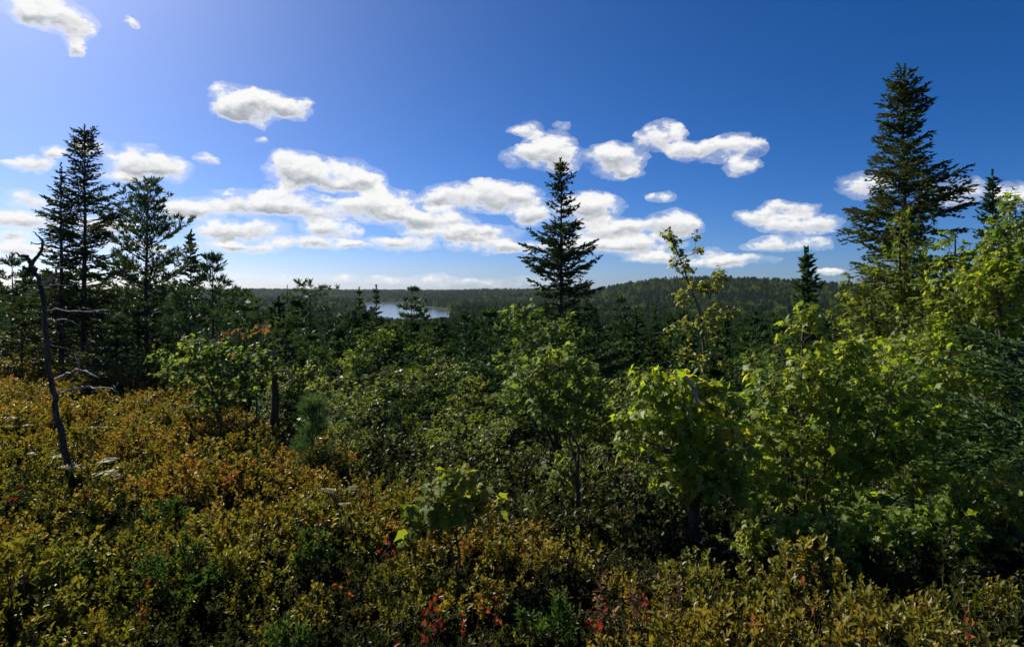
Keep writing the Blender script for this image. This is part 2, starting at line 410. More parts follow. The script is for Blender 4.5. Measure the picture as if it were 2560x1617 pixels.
def gz(x, y):
    x = np.asarray(x, float); y = np.asarray(y, float)
    s, yb = brow(x, y)
    s = np.where(y > 0, s, np.minimum(s, 0) * 0 + np.maximum(np.abs(x) - 8, 0))
    yb = np.where(y > 0, yb, 0)
    sp = np.maximum(s, 0)
    z = -.06 * np.clip(y, 0, yb) - 19 * (1 - np.exp(-sp / 70)) - np.minimum(sp, 4) * .12
    r = np.hypot(x, y)
    ss = lambda t: np.clip(t, 0, 1) ** 2 * (3 - 2 * np.clip(t, 0, 1))
    z = z + 14 * ss((r - 1150) / 900) + ss((r - 60) / 200) * wav(x, y, 90) * 1.5 + ss((r - 300) / 500) * wav(x, y, 230) * 4.0
    z = z + 11 * np.exp(-((x + 135) / 75) ** 2 - ((y - 150) / 80) ** 2)                      # rise on the left
    dx = x - 245
    z = z + 35 * np.exp(-(dx / np.where(dx < 0, 130, 330)) ** 2 - ((y - 900) / 260) ** 2)     # round hill
    z = z + 11 * np.exp(-((x + 90) / 190) ** 2 - ((y - 1560) / 220) ** 2) + 8 * np.exp(-((x - 120) / 200) ** 2 - ((y - 1350) / 250) ** 2)
    z = z + 5 * np.exp(-((x + 900) / 500) ** 2 - ((y - 2000) / 300) ** 2)
    z = z + np.where(r < 60, wav(x, y, 1.7) * .04, 0)
    far = r > 350
    if np.any(far):
        d = sd_poly(np.where(far, x, 1e5), np.where(far, y, 1e5), LAKE)
        out = np.maximum(np.minimum(z, LAKE_Z + .6 + .10 * np.maximum(d, 0)), LAKE_Z + .6)
        inn = LAKE_Z - np.minimum(4, .1 + .08 * np.maximum(-d, 0))
        z = np.where(far, np.where(d < 0, inn, out), z)
    return z

def P(px, py, Y):
    return np.array([(px - 1280) / F * Y, Y, EYE - (py - HOR) / F * Y])

def build_ground():
    n = 300
    t = np.linspace(-1, 1, n); k = 8.2
    c = np.sinh(t * k) / math.sinh(k) * 4500
    X, Y = np.meshgrid(c, c + 0.0)
    Y = Y + 6
    Z = gz(X, Y)
    v = np.stack([X, Y, Z], -1).reshape(-1, 3)
    i = (np.arange(n - 1)[:, None] * n + np.arange(n - 1)[None, :]).ravel()
    f = np.concatenate([np.stack([i, i + 1, i + n + 1], 1), np.stack([i, i + n + 1, i + n], 1)])
    # refine the lake basin, where the sinh grid is coarse: handled by a denser far patch in the same sheet
    mb = MB(); mb.add(v, f)
    g = mb.build('ground', ground_mat(), smooth=True)
    tag(g, 'dark heath soil falling away into a wooded valley and low hills', kind='structure')
    m = MB(); c0 = LAKE.mean(0); Pn = c0 + (LAKE - c0) * 1.0
    dirs = unit(LAKE - c0); Pn = LAKE + dirs * 9
    v = np.concatenate([[[c0[0], c0[1], LAKE_Z]], np.c_[Pn, np.full(len(Pn), LAKE_Z)]])
    k_ = len(Pn)
    m.add(v, [[0, 1 + a, 1 + (a + 1) % k_] for a in range(k_)])
    # triangles must look up
    w = m.build('lake', water_mat())
    tag(w, 'narrow silver-blue lake lying in the wooded valley', kind='structure')
build_ground()

# ------------------------------------------------------------------ conifers
def conifer(seed, h, rad, kind='spruce', base=.08, per_m=4.2, nb=5, shoot=.13, sw=.04, lean=0.0, profile=.8, gap=.12, up_top=.75, up_low=-.2, step=.09, kites=3, dead_low=True, trunk_r=None, curl=.25, amp=.22, trunk_sides=7):
    """narrow evergreen: trunk + whorled boughs carrying flat sprays of needle shoots. Returns (trunk MB, crown MB), base at the origin."""
    rg = np.random.default_rng(seed)
    tb, cb = MB(), MB()
    tr = trunk_r or h * .0095 + .02
    zz = np.linspace(0, h, 14)
    bend = np.cumsum(rg.normal(0, .012 * h / 10, (14, 2)), 0); bend -= bend[0]
    tp = np.c_[bend[:, 0] + lean * zz, bend[:, 1], zz]
    tube(tb, tp, np.maximum(tr * (1 - zz / h) ** .85, .006), trunk_sides)
    at = lambda z: np.array([np.interp(z, zz, tp[:, 0]), np.interp(z, zz, tp[:, 1]), z])
    z = h * base
    pos, dr, ln, tn = [], [], [], []
    phase = rg.uniform(0, 6.28)
    sector = 1 + amp * np.sin(np.arange(64) / 64 * 6.283 * rg.integers(2, 4) + rg.uniform(0, 6))
    while z < h * .985:
        t = z / h
        L0 = rad * (1 - (t - base) / (1 - base)) ** profile + .05 * min(1, (h - z))
        low = np.clip((t - base) / .12, .35, 1)
        wob = 1 + .28 * math.sin(z * 2.1 / max(h / 10, .4) + phase) * (t < .9)
        n = max(3, int(round(nb + rg.uniform(-1, 1))))
        a0 = rg.uniform(0, 6.28)
        for b in range(n):
            if rg.random() < gap: continue
            phi = a0 + b * 6.283 / n + rg.normal(0, .25)
            L = L0 * low * wob * (rg.uniform(.7, 1.15) if rg.random() > .15 else rg.uniform(.35, .7)) * sector[int(phi / 6.283 * 64) % 64]
            if L < .04: continue
            zb = z + rg.uniform(-.06, .06)
            p0 = at(min(zb, h)); hd = np.array([math.cos(phi), math.sin(phi), 0]); sd = np.array([-hd[1], hd[0], 0])
            k0 = up_low + (up_top - up_low) * t ** 1.3 + rg.normal(0, .10); k1 = curl * (1 - t) + rg.normal(0, .05) - .15 * t
            ss = np.linspace(0, 1, 6)
            pts = p0 + hd * (L * ss)[:, None] + np.array([0, 0, 1.0]) * (L * (k0 * ss + k1 * ss * ss))[:, None]
            tube(tb, pts, np.maximum(tr * .28 * (1 - t * .6) * (1 - ss * .85) * min(1, L), .004), 4, cap=False)
            bare = rg.uniform(.12, .3) if L > .5 else .05
            m = max(2, int(L * (1 - bare) / step))
            s = bare + (1 - bare) * (np.arange(m) + rg.random(m) * .8) / m
            for side in (-1, 1):
                q = p0 + hd * (L * s)[:, None] + np.array([0, 0, 1.0]) * (L * (k0 * s + k1 * s * s))[:, None]
                bd = hd + np.array([0, 0, 1.0]) * (k0 + 2 * k1 * s)[:, None]
                bd = unit(bd)
                th = rg.uniform(.7, 1.1, m)[:, None]
                td = unit(bd * np.cos(th) + side * sd * np.sin(th) + np.array([0, 0, 1]) * rg.normal(-.12, .16, m)[:, None])
                lt = np.clip(L * .58 * (1 - s) ** .7 * rg.uniform(.5, 1.2, m) + shoot * .6, shoot * .6, .75)
                for k in range(9):
                    o = k * shoot * .75; ok = lt > o + shoot * .3
                    if not ok.any(): break
                    droop = np.array([0, 0, -1.0]) * (o * o * .35)
                    pos.append(q[ok] + td[ok] * o + droop); dd = td[ok] + rg.normal(0, .22, (ok.sum(), 3)); dr.append(dd)
                    ln.append(np.full(ok.sum(), shoot) * rg.uniform(.7, 1.3, ok.sum())); tn.append(np.clip(.25 + .45 * s[ok] + .12 * k + rg.normal(0, .12, ok.sum()), 0, 1))
                    # shoots branching off the spray
                    dd2 = unit(td[ok] + unit(np.cross(td[ok], [0, 0, 1.0])) * rg.choice([-1, 1], ok.sum())[:, None] * .9)
                    pos.append(q[ok] + td[ok] * o + droop); dr.append(dd2 + rg.normal(0, .2, dd2.shape)); ln.append(np.full(ok.sum(), shoot * .8)); tn.append(tn[-1])
            # along the bough itself and its tip
            pos.append(q); dr.append(bd + rg.normal(0, .25, bd.shape) + [0, 0, .1]); ln.append(np.full(m, shoot * 1.1)); tn.append(np.full(m, .55))
            pos.append(pts[-1:]); dr.append((pts[-1:] - pts[-2:-1]) / (L + 1e-6) * 5); ln.append(np.array([shoot * 1.2])); tn.append(np.array([.75]))
        z += (1 / per_m) * (1.15 - .45 * t) * rg.uniform(.8, 1.2)
    # dead lower twigs
    if dead_low:
        for i in range(int(10 * base * 10)):
            zb = rg.uniform(.15 * h * base, h * (base + .05)); phi = rg.uniform(0, 6.28); L = rg.uniform(.25, .6) * min(rad, 1.2)
            p0 = at(zb); e = p0 + np.array([math.cos(phi) * L, math.sin(phi) * L, rg.uniform(-.25, .1) * L])
            tube(tb, [p0, (p0 + e) / 2 + [0, 0, .04], e], [.012, .008, .004], 4, cap=False)
    # leader
    for k in range(14):
        zt = h - k * shoot * .5
        for j in range(3):
            a = rg.uniform(0, 6.28)
            pos.append(at(zt)[None]); dr.append(np.array([[math.cos(a) * .5, math.sin(a) * .5, 1.0]])); ln.append(np.array([shoot * .8])); tn.append(np.array([.5]))
    pos = np.concatenate(pos); dr = unit(np.concatenate(dr)); ln = np.concatenate(ln); tn = np.concatenate(tn)
    for k in range(kites):
        nrm = np.array([0, 0, 1.0]) + rg.normal(0, .3, pos.shape) if k == 0 else rg.normal(0, 1, pos.shape)
        leaves(cb, pos, dr, nrm, ln, np.full(len(pos), sw) * rg.uniform(.7, 1.3, len(pos)), KITE, tn)
    return tb, cb

def pine(seed, h, rad, base=.3, per_m=2.0, nb=5, tuft=.14, nw=.03, per_tuft=9, profile=.6, lean=0.0, gap=.1, up=.35, step=.17, flat=0.0, shape=None, trunk_r=None):
    """soft white pine: tiers of long boughs ending in brushes of long needles"""
    rg = np.random.default_rng(seed)
    tb, cb = MB(), MB()
    tr = trunk_r or h * .011 + .015
    zz = np.linspace(0, h, 12)
    bend = np.cumsum(rg.normal(0, .015 * h / 8, (12, 2)), 0); bend -= bend[0]
    tp = np.c_[bend[:, 0] + lean * zz, bend[:, 1], zz]
    tube(tb, tp, np.maximum(tr * (1 - zz / h) ** .8, .006), 7)
    at = lambda z: np.array([np.interp(z, zz, tp[:, 0]), np.interp(z, zz, tp[:, 1]), z])
    pos, dr, tn = [], [], []
    z = h * base
    while z < h * .99:
        t = (z - h * base) / (h * (1 - base))
        if shape is not None: L0 = rad * np.interp(t, *shape)
        else: L0 = rad * (1 - t) ** profile * np.clip(t / .12 + .55, 0, 1)
        L0 = max(L0, .12)
        n = max(3, int(round(nb + rg.uniform(-1, 1)))); a0 = rg.uniform(0, 6.28)
        for b in range(n):
            if rg.random() < gap: continue
            phi = a0 + b * 6.283 / n + rg.normal(0, .2); L = L0 * rg.uniform(.6, 1.2)
            p0 = at(min(h, z + rg.uniform(-.08, .08))); hd = np.array([math.cos(phi), math.sin(phi), 0]); sd = np.array([-hd[1], hd[0], 0])
            k0 = up * (.2 + 1.7 * t) + rg.normal(0, .08); k1 = .28 * (1 - t) + rg.normal(0, .05)
            ss = np.linspace(0, 1, 6)
            cur = lambda s: p0 + hd * (L * s)[:, None] + np.array([0, 0, 1.0]) * (L * (k0 * s + k1 * s * s))[:, None]
            tube(tb, cur(ss), np.maximum(tr * .35 * (1 - t * .6) * (1 - ss * .8) * min(1, L), .004), 4, cap=False)
            m = max(2, int(L * .75 / step)); s = .25 + .75 * (np.arange(m) + rg.random(m)) / m
            q = cur(s); bd = unit(hd + np.array([0, 0, 1.0]) * (k0 + 2 * k1 * s)[:, None])
            pos.append(q); dr.append(bd + [0, 0, .3]); tn.append(.4 + .4 * s)
            for side in (-1, 1):
                th = rg.uniform(.6, 1.0, m)[:, None]
                td = unit(bd * np.cos(th) + side * sd * np.sin(th) + np.array([0, 0, 1]) * rg.normal(.12, .15, m)[:, None])
                lt = np.clip(L * .42 * (1 - s) ** .6 * rg.uniform(.5, 1.1, m) + .05, .05, .8)
                for k in range(5):
                    o = (k + .6) * step; ok = lt > o - step * .4
                    if not ok.any(): break
                    pos.append(q[ok] + td[ok] * np.minimum(o, lt[ok])[:, None] + np.array([0, 0, .15]) * o * o); dr.append(td[ok] + [0, 0, .35]); tn.append(np.clip(.35 + .4 * s[ok] + .1 * k, 0, 1))
        z += (1 / per_m) * rg.uniform(.75, 1.25) * (1.1 - .4 * t)
    for k in range(5):
        pos.append(at(h - k * .06)[None]); dr.append(np.array([[0, 0, 1.0]])); tn.append(np.array([.6]))
    pos = np.concatenate(pos); dr = unit(np.concatenate(dr)); tn = np.concatenate(tn)
    for k in range(per_tuft):
        d = unit(dr + rg.normal(0, .42, dr.shape))
        leaves(cb, pos + rg.normal(0, .02, pos.shape), d, rg.normal(0, 1, pos.shape), tuft * rg.uniform(.75, 1.2, len(pos)), nw * rg.uniform(.7, 1.3, len(pos)), KITE, np.clip(tn + rg.normal(0, .12, len(pos)), 0, 1))
    return tb, cb

def place_tree(name, label, cat, tb, cb, loc, leafmat, barkmat='bark', group=None, rot=0.0):
    e = empty(name, loc, label, cat, group); e.rotation_euler = (0, 0, rot)
    tb.build('trunk', M[barkmat], e, smooth=True); cb.build('crown', M[leafmat], e)
    return e

def at_px(px, top, Y):
    """base point on the ground and the height that puts the tip on row 'top'"""
    x = (px - 1280) / F * Y; z = float(gz(x, Y))
    return (x, Y, z - .05), EYE - (top - HOR) / F * Y - z + .05

def hero_conifers():
    def put(px, top, Y, fn, name, label, mat, **kw):
        loc, h = at_px(px, top, Y)
        kw['rad'] = kw.pop('radpx') / F * Y
        tb, cb = fn(h=h, **kw)
        return place_tree(name, label, 'tree', tb, cb, loc, mat)
    # great spruce on the right
    put(2258, 168, 13.5, conifer, 'spruce_tree', 'tallest spruce, broad and open, rising behind the right-hand maples', 'spruce', seed=71, radpx=206, base=.16, per_m=4.3, nb=5, gap=.14, profile=.62, up_top=.8, up_low=-.18, curl=.25, step=.06, shoot=.115, sw=.036, amp=.16)
    put(2484, 430, 17, conifer, 'spruce_tree', 'dense dark narrow spruce near the right edge of the photo', 'spruce', seed=12, radpx=74, base=.1, per_m=5, nb=6, sw=.045, gap=.05, profile=.75, up_low=-.05)
    put(2010, 625, 12, conifer, 'fir_tree', 'small blue-green fir with two tips against the low hill', 'fir', seed=13, radpx=80, base=.1, per_m=5.5, sw=.055, nb=5, profile=.9, up_top=1.0, up_low=.1, step=.09)
    put(1403, 402, 14.5, conifer, 'spruce_tree', 'tall dark spruce standing alone at the centre of the view', 'spruce', seed=27, radpx=124, base=.14, per_m=5.4, nb=5, gap=.10, profile=.72, up_top=.9, up_low=-.2, curl=.3, amp=.3, step=.06, shoot=.115, sw=.036)
    put(209, 315, 17, conifer, 'spruce_tree', 'tallest of the left-hand spruces, slim and dark', 'spruce', seed=15, radpx=94, base=.2, per_m=5.0, nb=5, gap=.12, step=.065, shoot=.11, sw=.034, profile=.5, up_top=.8, up_low=-.15)
    put(152, 412, 16, conifer, 'spruce_tree', 'sparse spruce with a bare spiky tip beside the tall left spruce', 'spruce', seed=16, radpx=88, base=.2, per_m=4.4, nb=4, gap=.2, step=.065, shoot=.11, sw=.034, profile=1.0, up_top=.6, up_low=-.1)
    put(374, 455, 20, pine, 'pine_tree', 'bushy white pine with upswept boughs right of the slim spruces', 'pine', seed=17, radpx=105, base=.42, per_m=2.6, nb=6, per_tuft=10, tuft=.17, nw=.035, shape=([0, .15, .4, .65, .85, 1], [.75, 1, 1, .8, .5, .12]), up=.5, step=.16)
    put(472, 577, 24, conifer, 'spruce_tree', 'short slim spruce right of the bushy pine', 'spruce', seed=18, radpx=56, base=.1, per_m=4.4, sw=.07, nb=5, profile=.7)
    put(530, 640, 20, pine, 'pine_tree', 'pine with a long bough reaching right, below the short spruce', 'pine', seed=19, radpx=110, base=.1, per_m=2.0, nb=5, per_tuft=9, tuft=.2, nw=.035, up=.55, step=.2)
    put(470, 730, 14, pine, 'pine_tree', 'soft hazy young white pine in front of the left-hand trees', 'pine', seed=20, radpx=130, base=.05, per_m=2.2, nb=5, per_tuft=10, tuft=.2, nw=.03, up=.45, step=.16)
    put(610, 770, 17, pine, 'pine_tree', 'low soft pine behind the grey stump', 'pine', seed=21, radpx=110, base=.05, per_m=2.0, nb=5, per_tuft=9, tuft=.2, nw=.032, up=.45, step=.18)
    put(30, 640, 21, pine, 'pine_tree', 'pine with ragged top at the left edge of the photo', 'pine', seed=22, radpx=90, base=.2, per_m=2.0, nb=5, per_tuft=9, tuft=.2, nw=.035, up=.5, step=.18)
    put(290, 800, 13.5, conifer, 'spruce_tree', 'dark bushy young spruce at the foot of the tall left spruce', 'spruce', seed=23, radpx=140, base=.05, per_m=4, nb=6, profile=.8, gap=.05)
    put(55, 760, 16, conifer, 'spruce_tree', 'dark young spruce behind the bleached dead tree', 'spruce', seed=24, radpx=130, base=.05, per_m=4, nb=6, profile=.8, gap=.05)
    # middle distance individuals
    put(772, 705, 26, pine, 'pine_tree', 'flat-topped pine with broken leader and one raised arm', 'pine', seed=25, radpx=95, base=.38, per_m=1.7, nb=4, per_tuft=9, tuft=.22, nw=.04, up=.12, step=.2, shape=([0, .5, .8, .95, 1], [1, 1, .8, .5, .15]))
    put(898, 722, 55, conifer, 'spruce_tree', 'sparse spruce just left of the lake', 'spruce', seed=26, radpx=26, base=.35, per_m=1.6, nb=5, shoot=.3, sw=.1, step=.22, gap=.2)
    put(938, 716, 50, conifer, 'spruce_tree', 'pointed spruce overlapping the left end of the lake', 'spruce', seed=28, radpx=36, base=.25, per_m=1.7, nb=5, shoot=.28, sw=.1, step=.2, gap=.1)
    put(1030, 722, 48, pine, 'pine_tree', 'flat-topped pine standing in front of the lake', 'pine', seed=29, radpx=34, base=.55, per_m=1.1, nb=5, per_tuft=8, tuft=.35, nw=.09, up=.08, step=.3, shape=([0, .5, .85, 1], [.8, 1, .8, .3]))
    for i, (px, tp, Y, s) in enumerate(((1014, 764, 55, 31), (1046, 772, 52, 32), (1066, 776, 50, 33))):
        put(px, tp, Y, pine, 'pine_tree', ['small spiky pine left of the flat-topped lakeside pine', 'small pine below the flat-topped lakeside pine', 'thin small pine right of the flat-topped lakeside pine'][i], 'pine',
            seed=s, radpx=17, base=.55, per_m=1.2, nb=4, per_tuft=7, tuft=.35, nw=.09, up=.15, step=.3)
    put(868, 790, 20, conifer, 'fir_tree', 'bright green young fir below the lake on its left', 'fir', seed=34, radpx=62, base=.1, per_m=2.6, nb=5, shoot=.16, sw=.045, profile=.8)
    put(1163, 785, 17, conifer, 'fir_tree', 'dark conical fir below the right end of the lake', 'fir', seed=35, radpx=85, base=.06, per_m=3.2, nb=6, profile=.8, gap=.04)
    put(1552, 745, 30, pine, 'pine_tree', 'dark layered pine right of the central spruce', 'pine', seed=36, radpx=75, base=.2, per_m=1.6, nb=5, per_tuft=9, tuft=.24, nw=.05, up=.2, step=.24)
    put(1640, 770, 26, conifer, 'spruce_tree', 'pointed spruce left of the leaning birch', 'spruce', seed=37, radpx=55, base=.1, per_m=2.4, nb=5, shoot=.18, sw=.06)
    put(1880, 800, 24, conifer, 'spruce_tree', 'dark spruce right of the leaning birch under the hill', 'spruce', seed=38, radpx=60, base=.1, per_m=2.4, nb=5, shoot=.18, sw=.06)
    for px, tp, Y, rd, sd, nm, mt, lab in ((1090, 806, 19, 62, 81, 'spruce_tree', 'spruce', 'dark young spruce between the lake and the conical fir'), (1248, 790, 22, 60, 82, 'fir_tree', 'fir', 'green fir left of the tall central spruce'),
                                           (715, 815, 19, 60, 83, 'spruce_tree', 'spruce', 'dark spruce below the flat-topped pine'), (1490, 790, 21, 66, 84, 'fir_tree', 'fir', 'bushy dark fir just right of the tall central spruce'),
                                           (1810, 815, 19, 58, 85, 'spruce_tree', 'spruce', 'dark spruce just right of the leaning tree'), (960, 815, 24, 50, 86, 'fir_tree', 'fir', 'small fir under the left end of the lake'),
                                           (150, 720, 18.5, 95, 87, 'spruce_tree', 'spruce', 'dark spruce filling the gap under the sparse spiky spruce'), (240, 735, 19, 95, 88, 'spruce_tree', 'spruce', 'dark spruce filling the gap right of the tall slim spruce'),
                                           (345, 770, 17.5, 85, 89, 'spruce_tree', 'spruce', 'low dark spruce at the foot of the bushy pine')):
        put(px, tp, Y, conifer, nm, lab, mt, seed=sd, radpx=rd, base=.08, per_m=2.8, nb=5, shoot=.17, sw=.055, step=.12, profile=.8, gap=.08)
    # fir at the right edge
    loc = np.array([4.9, 5.6, 0]); loc[2] = float(gz(4.9, 5.6))
    tb, cb = conifer(seed=39, h=2.95, rad=1.5, base=.05, per_m=3.6, nb=6, shoot=.09, sw=.028, step=.055, profile=.75, up_top=.7, up_low=.0, curl=.05, gap=.05, kites=3)
    place_tree('fir_tree', 'fresh green fir with flat layered boughs at the right edge', 'tree', tb, cb, loc, 'fir')
    # young white pine among the shrubs
    for px, top, Y, rad, s, lab in ((782, 1022, 6.3, 62, 41, 'bushy white pine seedling standing above the heath shrubs'),):
        loc, h = at_px(px, top, Y)
        tb, cb = pine(seed=s, h=h, rad=rad / F * Y * 1.1, base=.08, per_m=7, nb=5, per_tuft=24, tuft=.085, nw=.007, up=.75, step=.075, profile=.75, gap=.15, trunk_r=.012)
        place_tree('pine_seedling', lab, 'tree', tb, cb, loc, 'youngpine')
hero_conifers()

# ------------------------------------------------------------------ broad-leaved trees
def broadleaf(seed, stems, lobes, n_cl, per_cl, tmpl, size, wid, spread=.22, r0=.03, up=.35, droop=.25, wexp=2 / 3, zmin=-1e9):
    """stems: polylines (arrays); lobes: (centre, radii). Limbs grow from the stems to every leaf cluster. Returns trunk MB and leaf arrays."""
    rg = np.random.default_rng(seed)
    tb = MB(); nodes = []; nrad = []
    for st in stems:
        side = np.min(np.linalg.norm(st[0] - stems[0][0])) > .5
        p = spline(st, 14); t = np.linspace(0, 1, 14); r = r0 * (.28 if side else 1) * (1 - t * .82)
        p[1:-1] += rg.normal(0, .012, p[1:-1].shape)
        tube(tb, p, r, 7, cap=True)
        nodes += list(p[3:]); nrad += list(r[3:])
    vol = np.array([np.prod(b) ** wexp for _, b in lobes]); vol /= vol.sum()
    which = rg.choice(len(lobes), n_cl, p=vol)
    c = np.array([lobes[i][0] for i in which]); b = np.array([lobes[i][1] for i in which])
    d = unit(rg.normal(0, 1, (n_cl, 3))); rho = rg.uniform(.25, 1.0, n_cl) ** .5
    cl = c + d * b * rho[:, None]
    cl = cl[cl[:, 2] > zmin]
    nd = np.array(nodes)
    order = np.argsort([np.min(np.linalg.norm(nd - q, axis=1)) for q in cl])
    pos, dr, nr, sc, tn = [], [], [], [], []
    nr_ = np.array(nrad)
    for oi in order:
        q = cl[oi]
        dist = np.linalg.norm(nd - q, axis=1) + np.maximum(nd[:, 2] - q[2] + .1, 0) * 1.6
        k = int(np.argmin(dist)); a = nd[k]; L = np.linalg.norm(q - a)
        if L > .04:
            mid = (a + q) / 2 + rg.normal(0, .05 * L, 3) + np.array([0, 0, .07 * L])
            lp = spline([a, mid, q], 5); ra = min(nr_[k] * .7, .006 + .011 * L); lr = np.linspace(ra, max(ra * .35, .0022), 5)
            tube(tb, lp, lr, 4, cap=False)
            nd = np.concatenate([nd, lp[2:]]); nr_ = np.concatenate([nr_, lr[2:]])
        out = unit(q - a) if L > .05 else np.array([0, 0, 1.0])
        m = max(2, int(per_cl * rg.uniform(.6, 1.4)))
        ntw = max(2, m // 5)
        tw = unit(out * .7 + rg.normal(0, .6, (ntw, 3)) + np.array([0, 0, up])); tl = spread * rg.uniform(.5, 1.2, ntw)
        for j in range(ntw):
            tube(tb, [q, q + tw[j] * tl[j]], [.0035, .0018], 3, cap=False)
        wi = rg.integers(0, ntw, m); s = rg.uniform(.15, 1.0, m)
        pp = q + tw[wi] * (tl[wi] * s)[:, None]
        side = unit(np.cross(tw[wi], rg.normal(0, 1, (m, 3))))
        ld = unit(tw[wi] * .5 + side * .9 + np.array([0, 0, -droop]))
        ln = np.array([0, 0, 1.0]) + rg.normal(0, .5, (m, 3)) + np.array([-.35, -.25, 0])
        pos.append(pp); dr.append(ld); nr.append(ln); sc.append(size * rg.uniform(.45, 1.25, m))
        tn.append(np.clip(rg.normal(.5, .2, m) + rg.normal(0, .1), 0, 1))
    return tb, np.concatenate(pos), np.concatenate(dr), np.concatenate(nr), np.concatenate(sc), np.concatenate(tn), wid

leaf_cache = {}
def leaf_meshes(matkey, tmpl, wid, key):
    k = (matkey, key)
    if k not in leaf_cache:
        out = []
        for i in range(6):
            mb = MB(); V = tmpl[0].copy(); V[:, 0] *= wid; V[:, 2] += (.12 * math.sin(i * 1.9)) * V[:, 1] ** 2 + .1 * math.cos(i * 2.3) * V[:, 0]
            mb.add(V, tmpl[1], .12 + .15 * i); out.append(mb.mesh('leaf', M[matkey]))
        leaf_cache[k] = out
    return leaf_cache[k]

def finish_broadleaf(e, base, res, tmpl, matkey, n_parts=0, barkkey='greybark', key='maple'):
    tb, pos, dr, nr, sc, tn, wid = res
    base = np.asarray(base, float)
    tb.build('trunk', M[barkkey], e, base, smooth=True)
    keep = np.ones(len(pos), bool)
    if n_parts:
        # the leaves that show largest become parts of their own
        d = np.linalg.norm(pos - [0, 0, EYE], axis=1) / sc
        idx = np.argsort(d)[:n_parts]; keep[idx] = False
        ms = leaf_meshes(matkey, tmpl, wid, key)
        x, y, z = frames(dr, nr)
        for i in idx:
            o = bpy.data.objects.new('leaf', ms[int(tn[i] * 5.99)]); col.objects.link(o); o.parent = e
            m = Matrix(((x[i][0], y[i][0], z[i][0], 0), (x[i][1], y[i][1], z[i][1], 0), (x[i][2], y[i][2], z[i][2], 0), (0, 0, 0, 1)))
            o.matrix_local = Matrix.Translation(Vector(pos[i] - base)) @ m @ Matrix.Scale(sc[i], 4)
    if keep.any():
        cb = MB(); leaves(cb, pos[keep], dr[keep], nr[keep], sc[keep], sc[keep] * wid, tmpl, tn[keep])
        c = cb.build('crown', M[matkey], e, base)
        if n_parts: c['kind'] = 'stuff'

def lobe_px(l, Y, depth=1.0):
    px, py, rx, ry = l[:4]; dy = l[4] if len(l) > 4 else 0.0
    y = Y + dy; c = P(px, py, y); rx, ry = rx / F * y, ry / F * y
    return c, np.array([rx, (rx + ry) / 2 * depth, ry])

def hero_broad(name, label, Y, stems, lobes, n_cl, per_cl, tmpl, size, wid, mat, seed, r0=.03, n_parts=0, group=None, cat='tree', barkkey='greybark', basepx=None, **kw):
    bx = basepx if basepx is not None else stems[0][0][0]
    x = (bx - 1280) / F * Y; base = np.array([x, Y, float(gz(x, Y)) - .03])
    st = []
    for s in stems:
        w = [P(a[0], a[1], Y + (a[2] if len(a) > 2 else 0)) for a in s]
        g0 = w[0].copy(); g0[2] = float(gz(g0[0], g0[1])) - .03; g0[0] = g0[0] * .6 + base[0] * .4
        g0[2] = float(gz(g0[0], g0[1])) - .03
        if w[0][2] > g0[2] + .05 and abs(s[0][0] - stems[0][0][0]) < 60 and abs(s[0][1] - stems[0][0][1]) < 45: w = [g0] + w
        st.append(np.array(w))
    res = broadleaf(seed, st, [lobe_px(l, Y) for l in lobes], n_cl, per_cl, tmpl, size, wid, r0=r0, zmin=base[2] + .15, **kw)
    e = empty(name, base, label, cat, group)
    finish_broadleaf(e, base, res, tmpl, mat, n_parts, barkkey, name)
    return e

